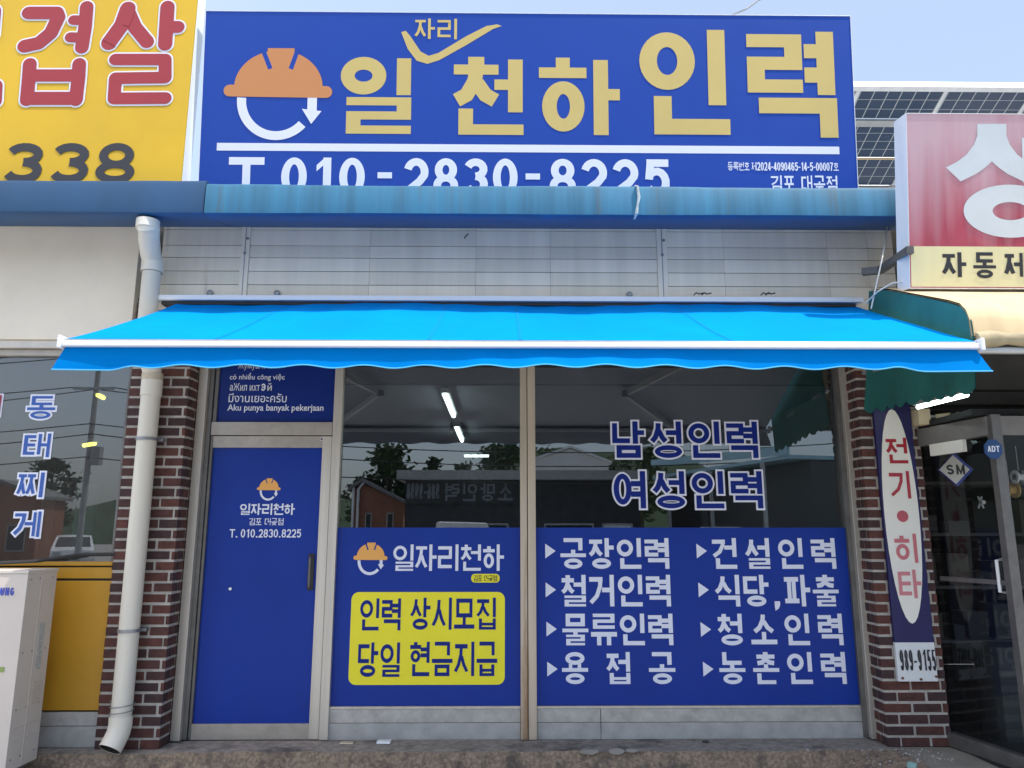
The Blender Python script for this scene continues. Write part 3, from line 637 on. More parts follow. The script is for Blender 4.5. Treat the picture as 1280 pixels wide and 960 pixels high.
# roof slab and interior of the office
mb = MB(); mb.box(-7.0, 7.6, CY+.03, 5.2, czt+.012, czt+.10, m_tile); roof = mb.build('roof_slab', shop)
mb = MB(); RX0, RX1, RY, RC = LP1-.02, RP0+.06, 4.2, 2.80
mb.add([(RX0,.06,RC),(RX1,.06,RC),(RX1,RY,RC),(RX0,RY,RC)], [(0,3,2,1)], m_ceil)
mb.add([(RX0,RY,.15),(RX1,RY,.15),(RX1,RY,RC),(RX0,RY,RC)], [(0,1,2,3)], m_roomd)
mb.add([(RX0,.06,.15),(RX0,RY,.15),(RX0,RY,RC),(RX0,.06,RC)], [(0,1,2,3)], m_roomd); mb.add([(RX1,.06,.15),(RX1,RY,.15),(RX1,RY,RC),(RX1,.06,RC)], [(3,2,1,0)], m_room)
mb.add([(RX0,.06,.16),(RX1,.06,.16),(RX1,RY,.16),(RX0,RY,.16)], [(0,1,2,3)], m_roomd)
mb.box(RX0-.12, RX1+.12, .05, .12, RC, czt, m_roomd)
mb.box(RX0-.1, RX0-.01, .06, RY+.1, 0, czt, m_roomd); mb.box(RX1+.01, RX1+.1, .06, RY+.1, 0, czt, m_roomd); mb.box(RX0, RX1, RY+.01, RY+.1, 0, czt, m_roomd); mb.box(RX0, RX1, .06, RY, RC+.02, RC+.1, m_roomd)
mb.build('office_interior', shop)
# partition with a curtain-like sheet on the right of the office
def tube_lamp(p, q, wd, label, mt, group=None):
    p, q = Vector(p), Vector(q); t = thing('tube_lamp', label, 'lamp', (p+q)/2, group)
    mb = MB(); mb.beam(p+Vector((0,0,.035)), q+Vector((0,0,.035)), wd*1.5, .04, m_tile); mb.build('housing', t)
    mb = MB(); d = (q-p).normalized(); mb.tube([p+d*.02, q-d*.02], wd*.42, mt, 12); mb.build('tube', t, smooth=True); return t
lz = RC-.07
tube_lamp((-.47, .15, lz), (-.47, 1.30, lz), .05, 'white tube lamp on the office ceiling, nearest to the window', m_lamp)
tube_lamp((-.49, 2.1, lz), (-.49, 3.25, lz), .05, 'white tube lamp on the office ceiling, deeper in the room', m_lamp)
a = P(579, 571, 4.0); b = P(613, 571, 4.0)
tube_lamp((a.x, 3.9, a.z), (b.x, 3.9, a.z), .03, 'thin white lamp lying across behind the office window', m_lamp)

# ------------------------------------------------------------------ restaurant unit on the left
rest = thing('shop_building', 'restaurant shop front with white wall panel, dark window and yellow board below', 'shop', (-4, 0, 0))
WY = -.30
mb = MB(); wx_r = X(171, 340, WY); mb.box(-7.0, wx_r, WY, .1, Z(80, 424, WY), czt, m_wall)
mb.build('wall_panel', rest, bevel=.004)
eave(-500, 253, 226.5, 269.3, FY+.012, m_fascd, m_fascu, 'roof_eave', rest, x1_=xj-.006)
LY = -.20
mb = MB(); lz1, lz0 = Z(80, 446, LY), Z(80, 702, LY); lx1 = LP0-.004
mb.box(-7, lx1, WY+.02, .05, Z(80, 434, WY), Z(80, 424.5, WY), m_alu)
mb.box(-7, lx1, LY-.04, .05, lz1, Z(80, 434.5, WY), m_alub)
mb.box(-7, lx1, LY-.02, .05, Z(80, 707, LY), lz0, m_yel)
mb.box(lx1-.03, lx1, LY-.015, .05, lz0, lz1, m_alud)
lw = mb.build('restaurant_window', rest, bevel=.002)
mb = MB(); mb.add([(-7, LY, lz0), (lx1-.03, LY, lz0), (lx1-.03, LY, lz1), (-7, LY, lz1)], [(0,1,2,3)], m_glassl); mb.build('pane', lw)
lp_ = face(LY); s = 3.694
m_lb2 = mat('vinyl_mid_blue', (.035,.11,.42), .45)
for g, off, mt in ((.014, .003, m_white), (0, .006, m_lb2)):
    k = Ink(lp_, off, g)
    for t, (x0, y0, x1, y1) in (('동', (128,130,257,235)), ('태', (110,303,237,412)), ('찌', (82,483,207,597)), ('게', (66,663,192,780))): write(k, t, lp_.box(x0/s, 460+y0/s, x1/s, 460+y1/s), .125)
    k.build('lettering', lw, mt)
k = Ink(lp_, .003, .012); k.rect(*lp_.box(-9, 494, 1.5, 520)); k.build('lettering', lw, m_white)
k = Ink(lp_, .009); k.rect(*lp_.box(-9, 494, 1.5, 520)); k.build('lettering', lw, m_rsign)
mb = MB(); y0_ = LY-.01
za, zb2, zc, zd = Z(80, 707, y0_), Z(80, 723, y0_), Z(80, 726, y0_), Z(80, 888, y0_)
mb.box(-7, lx1, y0_, .05, zb2, za-.012, m_yel); mb.box(-7, lx1, y0_, .05, zd, zc, m_yel); mb.box(-7, lx1, y0_+.02, .04, zd, za-.004, m_dark)
mb.build('yellow_board', rest, bevel=.002)
mb = MB(); ze = Z(80, 908, y0_)
mb.box(-7, lx1, y0_+.005, .05, ze+.002, zd-.012, m_tile2); mb.box(-7, lx1, y0_+.004, .05, STEP_Z, ze-.002, m_tile); mb.build('stone_base', rest, bevel=.003)
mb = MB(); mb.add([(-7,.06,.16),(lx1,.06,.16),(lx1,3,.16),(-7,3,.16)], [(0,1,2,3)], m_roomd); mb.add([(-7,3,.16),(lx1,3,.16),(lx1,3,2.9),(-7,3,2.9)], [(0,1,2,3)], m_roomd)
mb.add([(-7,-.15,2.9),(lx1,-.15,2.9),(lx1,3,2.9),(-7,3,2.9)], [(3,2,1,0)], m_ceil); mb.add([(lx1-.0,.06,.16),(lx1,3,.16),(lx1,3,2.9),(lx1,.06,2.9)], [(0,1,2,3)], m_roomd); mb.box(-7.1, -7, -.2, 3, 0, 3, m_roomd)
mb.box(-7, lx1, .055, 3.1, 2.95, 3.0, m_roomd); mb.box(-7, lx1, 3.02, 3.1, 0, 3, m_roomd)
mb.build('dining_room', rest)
a, b = P(121, 493.5, .5), P(153, 501, .5+.5); tube_lamp((a.x, .5, a.z), (b.x, .68, a.z), .04, 'yellow glowing tube lamp inside the restaurant window, upper one', m_lampy)
a, b = P(104, 557, 2.4), P(119, 559, 2.2); tube_lamp((a.x, 2.4, a.z), (b.x, 2.2, a.z), .05, 'small yellow tube lamp deep inside the restaurant, lower one', m_lampy)

# ------------------------------------------------------------------ electrical shop on the right: glazed porch standing forward of the pillar
el = thing('shop_building', 'electrical workshop front with dark glazed porch beside the right brick pillar', 'shop', (3.1, -.3, 0))
SX, FYP = RP1+.0, -.90                               # side wall plane, front of the porch
cornx = X(1246, 600, FYP)
hz0, hz1 = 2.265, 2.395
mb = MB(); A = Vector((RP1+.005, -.235, 0)); B = Vector((cornx, FYP, 0))
up = Vector((0,0,1))
mb.beam(A+up*((hz0+hz1)/2), B+up*((hz0+hz1)/2), .06, hz1-hz0, m_porch); mb.beam(B+up*((hz0+hz1)/2)+Vector((.03,0,0)), (7.4, FYP, (hz0+hz1)/2), .06, hz1-hz0, m_porch)
mb.beam(A+up*.2, B+up*.2, .07, .09, m_alud); mb.beam(B+up*.2+Vector((.04,0,0)), (7.4, FYP, .2), .07, .09, m_alud)
mb.box(RP1+.006, 7.4, -.20, .1, hz1+.2, PZ, m_roomd); mb.box(RP1+.006, 7.4, -.60, -.2, hz1+.9, hz1+1.0, m_roomd)
fr = mb.build('porch_frame', el, bevel=.003)
mb = MB(); mb.box(cornx-.01, cornx+.055, FYP-.035, FYP+.03, .155, hz1+.01, m_alud); mb.build('corner_post', el, bevel=.003)
mb = MB(); mb.add([A+up*.245, B+up*.245, B+up*hz0, A+up*hz0], [(0,1,2,3)], m_glassr); mb.add([B+up*.245+Vector((.05,0,0)), (7.4, FYP, .245), (7.4, FYP, hz0), B+up*hz0+Vector((.05,0,0))], [(0,1,2,3)], m_glassr)
mb.build('glazing', fr)
d = (B-A).normalized()
mb = MB(); mb.beam(A.lerp(B, .1)+up*1.3, B+up*1.3, .02, .03, m_alud); mb.build('glazing_bar', fr)
c = P(1256, 720, -.82)
mb = MB(); hh = Vector((-.05, -.01, 0)); mb.box(c.x-.02+.045, c.x+.04+.045, -.84, -.80, c.z-.02, c.z+.1, m_steel)
mb.tube([c+up*.11+Vector((.02,.02,0)), c+up*.10+hh, c-up*.10+hh, c-up*.11+Vector((.02,.02,0))], .011, m_wmet, 8); mb.build('door_handle', el, smooth=True)
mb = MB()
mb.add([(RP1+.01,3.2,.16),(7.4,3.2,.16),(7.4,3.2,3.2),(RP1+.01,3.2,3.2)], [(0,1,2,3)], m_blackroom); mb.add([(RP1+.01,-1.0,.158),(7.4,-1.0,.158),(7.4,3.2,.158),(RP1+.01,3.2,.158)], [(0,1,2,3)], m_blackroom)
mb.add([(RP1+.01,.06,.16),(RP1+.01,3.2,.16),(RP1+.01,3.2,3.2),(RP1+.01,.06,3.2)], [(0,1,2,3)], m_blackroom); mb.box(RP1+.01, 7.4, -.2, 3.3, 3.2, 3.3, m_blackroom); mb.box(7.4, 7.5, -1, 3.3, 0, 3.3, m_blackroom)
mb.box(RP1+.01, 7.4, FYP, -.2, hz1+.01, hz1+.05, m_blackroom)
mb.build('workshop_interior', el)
eave_r = None
# roller door of the workshop, folded under the awning
mb = MB(); mb.box(X(1192, 450, -.3), 7.4, -.3, -.2, hz1+.3, 3.3, m_roomd); mb.build('upper_wall', el)
mb = MB(); q0 = A.lerp(B, .20); q1 = A.lerp(B, .68); mb.beam(q0+up*2.222+Vector((-.02,0,0)), q1+up*2.222+Vector((-.02,0,0)), .03, .085, m_oval); tag(mb.build('window_sign'), 'blank cream strip board under the porch header', 'board')
# tools and crates inside
for (u, v, y, w_, h_, mt, nm, lb, ct) in ((1268, 822, -.2, .24, .22, m_stick, 'storage_crate', 'grey storage crate on the workshop floor behind the porch glass', 'crate'),
        (1252, 640, .5, .05, .16, m_steel, 'hand_tool', 'chrome clamp hanging inside the dark workshop', 'tool'), (1226, 628, .7, .04, .1, m_wmet, 'hand_tool', 'small white tool hanging in the workshop beside the chrome clamp', 'tool'),
        (1274, 596, .2, .09, .07, m_wmet, 'reel', 'white wire reel hanging near the porch corner', 'reel'), (1262, 612, .6, .12, .05, m_orangeb, 'reel', 'orange cable reel on a hook inside the workshop', 'reel')):
    c = P(u, v, y); mb = MB()
    if nm == 'storage_crate':
        b = c.z-h_; mb.box(c.x-w_/2, c.x+w_/2+.3, y, y+.3, .162, c.z+.04, m_dimbox[1])
        for i in range(5): mb.box(c.x-w_/2-.01, c.x+w_/2+.31, y-.012, y, .2+i*.1, .25+i*.1, m_dimbox[0])
        mb.box(c.x-w_/2-.015, c.x+w_/2+.315, y-.015, y+.31, c.z+.04, c.z+.07, m_dimbox[1])
    elif nm == 'hand_tool':
        mb.tube([c+Vector((-w_/2, 0, h_/2)), c, c+Vector((w_/2, 0, -h_/2))], .008, mt, 8); mb.tube([c+Vector((w_/2, .01, h_/2)), c+Vector((0,.01,0)), c+Vector((-w_/2, .01, -h_/2))], .008, mt, 8); mb.disc(c+Vector((0,-.012,0)), (0,-1,0), .018, mt, 12, .03)
    else:
        for dx in (-.04, .04): mb.disc(c+Vector((dx,0,0)), (1,0,0), w_*.6, mt, 16, .012)
        mb.tube([c+Vector((-.04,0,0)), c+Vector((.05,0,0))], w_*.3, mt, 12); mb.tube([c+up*.05, c+up*.25], .004, m_steel, 6)
    tag(mb.build(nm), lb, ct)
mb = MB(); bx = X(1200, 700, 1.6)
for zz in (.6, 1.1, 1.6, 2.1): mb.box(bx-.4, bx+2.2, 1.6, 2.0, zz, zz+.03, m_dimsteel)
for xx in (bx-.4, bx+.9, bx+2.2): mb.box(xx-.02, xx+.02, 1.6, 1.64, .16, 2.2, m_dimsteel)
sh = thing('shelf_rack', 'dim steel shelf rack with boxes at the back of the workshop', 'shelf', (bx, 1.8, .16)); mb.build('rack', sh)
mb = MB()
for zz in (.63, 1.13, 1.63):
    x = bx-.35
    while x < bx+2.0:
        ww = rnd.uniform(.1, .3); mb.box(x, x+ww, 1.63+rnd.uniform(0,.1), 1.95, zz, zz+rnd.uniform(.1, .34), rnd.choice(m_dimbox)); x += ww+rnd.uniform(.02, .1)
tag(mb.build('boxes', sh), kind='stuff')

# ------------------------------------------------------------------ roof signs
def board(name, label, y, k_, u0, v0, u1, v1, depth, mt_face, zmin=None, uref=None):
    z0 = Z(640, (v0+v1)/2, y); pl = face(y, k_, z0); a0, b0, a1, b1 = pl.box(u0, v0, u1, v1)
    if zmin is not None: b0 = (zmin-z0)
    t = thing(name, label, 'sign', (0, y+.1, pl.pt(0, b0).z))
    mb = MB(); mb.slab(pl, a0+.005, b0+.005, a1-.005, b1-.005, -.02, 0, mt_face); mb.build('panel', t)
    mb = MB()
    mb.slab(pl, a0, b0, a0+.005, b1, -depth, .004, m_frame); mb.slab(pl, a1-.005, b0, a1, b1, -depth, .004, m_frame)
    mb.slab(pl, a0+.005, b1-.005, a1-.005, b1, -depth, .004, m_frame); mb.slab(pl, a0+.005, b0, a1-.005, b0+.005, -depth, .004, m_frame); mb.slab(pl, a0+.005, b0+.005, a1-.005, b1-.005, -depth, -depth+.01, m_frame)
    mb.build('box_frame', t, bevel=.002)
    return t, pl, (a0, b0, a1, b1)
BY = -.60; ztopeave = Z(640, 230.5, FY)
bs, bp_, bb = board('roof_sign', 'wide blue roof sign with gold letters, orange hard hat emblem and phone number', BY, -.095, 252, 16.5, 1068, 231, .10, m_sign, zmin=ztopeave-.012)
def px2(pl): return lambda *b: pl.box(*b)
q = px2(bp_); k = Ink(bp_, .0012)
def z2(x, y): return 425+x/2.977, y/2.977
def J(c, u0, v0, u1, v1, th, tv, straight=True):
    a0, b0, a1, b1 = q(u0, v0, u1, v1); sc = (b1-b0)/(v1-v0); jamo(k, c, a0, b0, a1, b1, th*sc, tv*sc, straight)
def RC_(u0, v0, u1, v1): k.rect(*q(u0, v0, u1, v1))
J('ㅇ', 426, 71.2, 483, 118.2, 16, 16.5); RC_(496, 73, 513.8, 119); J('ㄹ', 432.7, 121.6, 513.8, 167.3, 11.5, 17.3)
J('ㅊ', 565.4, 71.2, 624.9, 132, 12.5, 17.5); RC_(635, 74.6, 653.4, 140.5); RC_(618, 99.5, 636, 112.5); J('ㄴ', 573, 136, 654.4, 168.6, 13, 17.5)
RC_(694.7, 72.2, 712.2, 86); RC_(673.6, 84.6, 733, 97.7); J('ㅇ', 677.6, 101.8, 730.7, 164.6, 16, 17.5); RC_(741.8, 75.2, 760.3, 169); RC_(758, 111.5, 774.7, 125.6)
J('ㅇ', 799, 40.6, 868.5, 112.5, 18.5, 21); RC_(884.5, 37.6, 906.5, 131.7); J('ㄴ', 817.5, 120.5, 912.5, 168.4, 19.5, 21.5)
J('ㄹ', 933.5, 43, 1002.5, 116, 18.5, 21); RC_(1020.5, 40, 1042.5, 119); RC_(1004.5, 55.4, 1022, 73); RC_(1005.5, 84.6, 1022, 103.5); J('ㄱ', 949, 122.6, 1047, 172, 19.5, 21.5)
write(k, '자리', q(518.4, 23.5, 572, 49), .12, .12)
chk = [(228,120),(245,115),(262,135),(300,192),(330,208),(365,198),(470,135),(545,97),(585,91),(602,97),(570,108),(470,168),(370,224),(325,238),(285,226),(252,182)]
k.poly([bp_.hit(*z2(*p)) for p in chk][::-1])
k.build('lettering', bs, m_syel)
k = Ink(bp_, .0012); a0, b0, a1, b1 = q(271, 181, 1049, 190.5); k.rect(a0, b0, a1, b1); k.build('underline', bs, m_ltr)
k = Ink(bp_, .0012)
for t, b in (('T', (285.5, 196.5, 330, 244)), ('010', (351.5, 197, 456, 245)), ('2830', (504.6, 198, 647, 245)), ('8225', (687, 199, 837, 246))):
    write(k, t, q(*b), .17, .12, dw=.6, dt=.2)
RC_(472, 215.5, 490, 223); RC_(657, 217, 675, 224.5)
k.build('phone_lettering', bs, m_ltr); k = Ink(bp_, .0012); write(k, '등록번호 제2024-4090465-14-5-00007호', q(909.6, 203, 1048, 213.5), .11, .06, .3, .62, .13); k.build('lettering', bs, m_ltr); k = Ink(bp_, .0012); write(k, '김포 대곶점', q(963.5, 219.5, 1047, 239), .13, .1)
k.build('lettering', bs, m_ltr)
emblem(bp_, q(279.8, 59.8, 415, 175.6), bs, m_sorg, m_ltr, m_sign)
ys, yp, yb = board('roof_sign', 'yellow roof sign with rounded red letters above the restaurant', -.66, 0, -420, -60, 241, 228, .13, m_ysign, zmin=ztopeave-.01)
def y4(x, y): return x/4.085, y/4.085
for g, off, mt in ((.013, .003, m_white), (0, .006, m_rsign)):
    k = Ink(yp, off, g); sc = (yp.hit(100, 100)[0]-yp.hit(50, 100)[0])/50/4.085
    def rp_(pts, wd): k.path([yp.hit(*y4(*p)) for p in pts], wd*sc, None, True)
    rp_([(150,68),(292,68),(300,90),(262,170),(200,222),(128,238)], 74); rp_([(445,38),(437,140),(420,245)], 70); rp_([(430,107),(378,105)], 56); rp_([(420,195),(362,193)], 58)
    rp_([(155,330),(150,400),(140,512)], 70); rp_([(407,330),(403,400),(390,512)], 70); rp_([(155,388),(405,388)], 70); rp_([(145,505),(390,505)], 74)
    rp_([(655,45),(625,130),(558,222)], 80); rp_([(655,60),(690,140),(752,215)], 74); rp_([(857,38),(845,228)], 74); rp_([(870,140),(910,140)], 70)
    rp_([(592,306),(845,306),(845,398),(592,402),(585,505),(845,503)], 66)
    rp_([(-60,40),(-30,60),(-40,180)], 78); rp_([(-180,440),(-18,440),(-22,520),(-180,520),(-180,440)], 68)
    k.build('lettering', ys, mt)
k = Ink(yp, .004)
for x0, x1 in ((20, 220), (257, 456), (493, 692)):
    b = yp.box(x0/4.085, 179, x1/4.085, 229.5); sign_char(k, '38'[x0 > 400], *b, (b[3]-b[1])*.205)
k.build('phone_lettering', ys, m_black)

rs, rpl, rb = board('roof_sign', 'faded red and cream box sign at the right, leaning over the tan awning', -1.12, -.15, 1134.5, 143.5, 1780, 362, .16, m_pink)
def r4(x, y): return 1120+x/4, 130+y/4
k = Ink(rpl, .0015); a0, b0, a1, b1 = rb; k.rect(a0+.013, b0+.013, a1-.013, rpl.hit(1280, 308.5)[1]); k.build('cream_strip', rs, m_cream)
k = Ink(rpl, .003)
pts = [(405,100),(405,160),(388,205),(350,255),(300,292),(248,318),(322,388),(400,350),(445,318),(478,288),(511,318),(556,350),(634,388),(708,318),(656,292),(606,255),(568,205),(551,160),(551,100)]
k.poly([rpl.hit(*r4(*p)) for p in pts][::-1])
a, b = rpl.hit(*r4(340, 668)), rpl.hit(*r4(800, 405)); k.ring(a[0], a[1], b[0], b[1], (b[1]-a[1])*.33, (b[0]-a[0])*.31, None, 48)
a, b = rpl.hit(*r4(634, 395)), rpl.hit(*r4(770, 170)); k.rect(a[0], a[1], b[0], b[1]); a2 = rpl.hit(*r4(860, 290)); k.rect(b[0], a2[1]-.03, a2[0], a2[1]+.03)
k.build('large_lettering', rs, m_soot)
k = Ink(rpl, .004)
for t, x0, x1, y1 in (('자', 228, 350, 866), ('동', 385, 498, 872), ('제', 540, 660, 868)): write(k, t, rpl.box(*r4(x0, 742), *r4(x1, y1)), .15)
k.build('lettering', rs, m_black)
mb = MB()
c1, c2, c3 = P(1078, 340, -.42), P(1100, 338, -.50), P(1138, 312, -1.12)
mb.beam(c1, c2, .05, .05, m_alud); mb.beam(c2, c3, .045, .05, m_alud); mb.beam(P(1300, 366, -.4), P(1310, 366, -1.1), .05, .05, m_alud); mb.build('bracket', rs)
mb = MB(); a, b = rpl.pt(rb[0], rb[1], 0), rpl.pt(rb[2], rb[1], 0); mb.beam(a+Vector((0,.08,-.02)), b+Vector((0,.08,-.02)), .1, .04, m_alud); mb.build('support_rail', rs)

# ------------------------------------------------------------------ blue awning
AYR, AYF = -.40, -1.78
azr, azf = Z(640, 378.5, AYR), Z(640, 427.5, AYF)+.01
axl, axr = X(80, 425, AYF)+.012, X(1222, 425, AYF)-.012
aw = thing('awning', 'bright blue retractable awning with wavy valance stretched over the job office', 'awning', (0, AYR, azr))
def awz(x, t): return .004*math.sin(x*7.3+3*t)*t*(1-t)*4 + .003*math.sin(x*17+t*9)*(1-t) + azr+(azf-azr)*t - .02*math.sin(math.pi*t)*(.8+.4*math.sin(x*2.1)) - .012*(1-t)**2*(1+math.sin(x*2.7+.6))
mb = MB(); nx, ny = 90, 16; top, bot = [], []
for i in range(nx+1):
    x = axl+(axr-axl)*i/nx
    for j in range(ny+1):
        t = j/ny; y = AYR+(AYF-AYR)*t; top.append((x, y, awz(x, t))); bot.append((x, y, awz(x, t)-.006))
F = [(i*(ny+1)+j, (i+1)*(ny+1)+j, (i+1)*(ny+1)+j+1, i*(ny+1)+j+1) for i in range(nx) for j in range(ny)]
mb.add(top, [f[::-1] for f in F], m_awn); mb.add(bot, F, m_awnu)
for i in (0, nx):
    r0 = [i*(ny+1)+j for j in range(ny+1)]; mb.add([top[n] for n in r0]+[bot[n] for n in r0], [(j, j+1, ny+1+j+1, ny+1+j) for j in range(ny)], m_awn)
mb.build('canopy_fabric', aw, smooth=True)
for xs_ in (-1.62, -.42, .10, 1.30):
    mb = MB(); mb.add([(xs_+dx, AYR+(AYF-AYR)*j/ny, awz(xs_, j/ny)+.0025) for dx in (-.009, .009) for j in range(ny+1)], [(j, ny+1+j, ny+2+j, j+1)[::-1] for j in range(ny)], m_seam); mb.build('seam', aw)
zb1, zb0 = Z(640, 426.8, AYF-.03), Z(640, 433.6, AYF-.03)
mb = MB(); mb.box(axl-.01, axr+.01, AYF-.026, AYF+.05, zb0, zb1, m_wmet); mb.box(axl, axr, AYF-.012, AYF+.02, zb1, zb1+.012, m_grey); mb.build('front_bar', aw, bevel=.006)
for sx in (axl-.01, axr+.01):
    mb = MB(); d_ = -1 if sx < 0 else 1
    mb.box(sx, sx+d_*.022, AYF-.036, AYF+.055, zb0-.012, zb1+.03, m_wmet); mb.build('end_cap', aw, bevel=.006)
# valance
mb = MB(); zv0 = zb0+.004; zv1 = Z(640, 460.5, AYF); hgt = zv0-zv1; fr_, bk, fr2 = [], [], []
nv, mv = 360, 8; per = .338
for i in range(nv+1):
    s0 = i/nv; x = axl+(axr-axl)*s0; ph = (x+.1)/per*2*math.pi
    edge = min(1, (x-axl)/.42, (axr-x)/.5); edge = max(0, min(1, edge)); edge = max(0, min(1, (edge-.6)/.4)); edge = edge*edge*(3-2*edge)
    hem = hgt+.004-.018*(.5+.5*math.cos(ph))*edge + .012*(1-edge)
    fl = .018+.018*math.sin(x*1.3+1)+.012*math.sin(x*3.1) ; flare = max(0, 1-min(x-axl, axr-x)/.25)
    for j in range(mv+1):
        t = j/mv; out = fl*t*t+.008*t + .02*flare*t
        sgn = -1 if x < 0 else 1
        p = Vector((x+sgn*.055*flare*t, AYF+.005-out, zv0-hem*t)); fr_.append(p); bk.append(p+Vector((0, .004, 0)))
F = [(i*(mv+1)+j, (i+1)*(mv+1)+j, (i+1)*(mv+1)+j+1, i*(mv+1)+j+1) for i in range(nv) for j in range(mv)]
mb.add(fr_, [f[::-1] for f in F], m_valshade); mb.add(bk, F, m_awnu)
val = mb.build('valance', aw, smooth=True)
mb = MB(); mb.tube([fr_[i*(mv+1)+mv]+Vector((0,-.001,0)) for i in range(nv+1)], .0035, m_hem, 6); mb.build('hem_piping', val)
# rail at the wall and folding arms
zr1, zr0 = Z(640, 369.8, AYR-.06), Z(640, 376, AYR-.06)
mb = MB(); rx0, rx1 = X(191, 372, AYR-.06), X(1080, 372, AYR-.06); mb.box(rx0, rx1, AYR-.06, AYR+.09, zr0, zr1, m_wmet); mb.box(rx0+.05, rx1-.05, AYR-.03, AYR+.06, azr-.03, zr0, m_dark); mb.build('wall_rail', aw, bevel=.004)
for x0, xm, x1 in ((-2.0, -1.15, -1.75), (2.0, 1.15, 1.75)):
    mb = MB(); p0 = Vector((x0, AYR+.0, azr-.07)); p1 = Vector((xm, (AYR+AYF)/2, (azr+azf)/2-.10)); p2 = Vector((x1, AYF+.05, zb0+.02))
    mb.beam(p0, p1, .035, .05, m_wmet); mb.beam(p1+Vector((0,0,.004)), p2, .03, .045, m_wmet); mb.disc(p1-Vector((0,0,.03)), (0,0,1), .035, m_grey, 14, .06); mb.build('folding_arm', aw)
for (u, v) in ((872, 368), (884, 368), (957, 369)):
    pass
mb = MB()
for u in (872, 882, 956, 962):
    c = P(u, 369, AYR-.02); mb.tube([c+Vector((-.03,0,0)), c+Vector((-.01,0,.02)), c+Vector((.015,.01,.012)), c+Vector((.045,0,.018))], .005, m_bcable, 6)
tag(mb.build('wire_scrap'), 'dark twisted wire scraps lying on the white awning rail', 'wire')

# ------------------------------------------------------------------ green and tan awning on the right
ga = thing('awning', 'old awning with tan top and dark green scalloped side at the right shop', 'awning', (2.8, -.4, 3))
gx = X(1140, 430, -.95)
gx = 2.735
def GP(u, v):                                           # point of the cheek plane x = gx
    d = CR @ Vector(((u-640)/FPX, (480-v)/FPX, -1)); t = (gx-CAM.x)/d.x; p = CAM+d*t; return p.y, p.z
prof = [GP(*p) for p in ((1086, 364), (1110, 362.5), (1150, 371), (1185, 378.5), (1200, 383), (1209, 391), (1214, 402), (1217, 424))]
low0, low1 = GP(1082, 512), GP(1219, 484)
n = 40; lower = []
for i in range(n*3+1):
    t = i/(n*3); y = low1[0]+(low0[0]-low1[0])*t; z = low1[1]+(low0[1]-low1[1])*t; lower.append((y, z-.035*abs(math.sin(t*math.pi*9))))
mb = MB()
def gxw(y, z): return gx+.012*math.sin(y*9+z*5)
pl_ = [(gx, y, z) for y, z in prof+lower]
# quads between upper profile and lower edge
def interp(path, t):
    L = [0]
    for a, b in zip(path, path[1:]): L.append(L[-1]+math.dist(a, b))
    s_ = t*L[-1]
    for i in range(len(path)-1):
        if s_ <= L[i+1]+1e-9:
            f = (s_-L[i])/(L[i+1]-L[i]); return tuple(path[i][k]*(1-f)+path[i+1][k]*f for k in range(2))
    return path[-1]
vs_ = []; N = 120; Mv = 8
lowr = lower[::-1]
for i in range(N+1):
    t = i/N; a = interp(prof, t); b = lowr[round(t*(len(lowr)-1))]
    for j in range(Mv+1):
        f = j/Mv; y, z = a[0]*(1-f)+b[0]*f, a[1]*(1-f)+b[1]*f; vs_.append((gx+.014*math.sin(y*10+1)*f, y, z))
mb.add(vs_, [(i*(Mv+1)+j, (i+1)*(Mv+1)+j, (i+1)*(Mv+1)+j+1, i*(Mv+1)+j+1) for i in range(N) for j in range(Mv)], m_green)
mb.add([(x+.006, y, z) for x, y, z in vs_], [(i*(Mv+1)+j, i*(Mv+1)+j+1, (i+1)*(Mv+1)+j+1, (i+1)*(Mv+1)+j) for i in range(N) for j in range(Mv)], m_green)
mb.build('side_cheek', ga, smooth=True)
mb = MB(); gp2 = [(y, z+.012) for y, z in prof]; x1 = 7.4; nn = 60; vs_ = []
for i in range(nn+1):
    x = gx-.004+(x1-gx)*i/nn
    for j, (y, z) in enumerate(gp2): vs_.append((x, y-.01*math.sin(x*4+j), z-.012*math.sin(x*6.3)*(j/8)))
m = len(gp2); F = [(i*m+j, i*m+j+1, (i+1)*m+j+1, (i+1)*m+j) for i in range(nn) for j in range(m-1)]
mb.add(vs_, F, m_tan); mb.add([(a, b+.008, c-.008) for a, b, c in vs_], [f[::-1] for f in F], m_tand); mb.build('top_fabric', ga, smooth=True)
yf, zf_ = prof[-1]
mb = MB(); pth = [(gx+.02+(x1-gx)*i/50, yf+.02+.01*math.sin(i*1.7), zf_+.0+.008*math.sin(i*.9)) for i in range(51)]
mb.tube(pth, [.045+.012*math.sin(i*2.1) for i in range(51)], m_tand, 12); mb.build('rolled_valance', ga, smooth=True)
mb = MB(); mb.tube([(gx-.02, yf+.03, zf_-.06), (x1, yf+.03, zf_-.06)], .022, m_steel, 12); mb.beam((gx+.02, -.3, zf_+.1), (gx+.02, yf+.05, zf_-.03), .03, .03, m_steel); mb.build('front_tube', ga, smooth=True)
a = P(1146, 501.5, -.5); b = P(1196, 489, -.9)
tube_lamp((a.x, -.48, a.z-.045), (a.x+.07, -1.02, a.z-.045), .034, 'white glowing tube lamp under the green scalloped awning side', m_lamp)

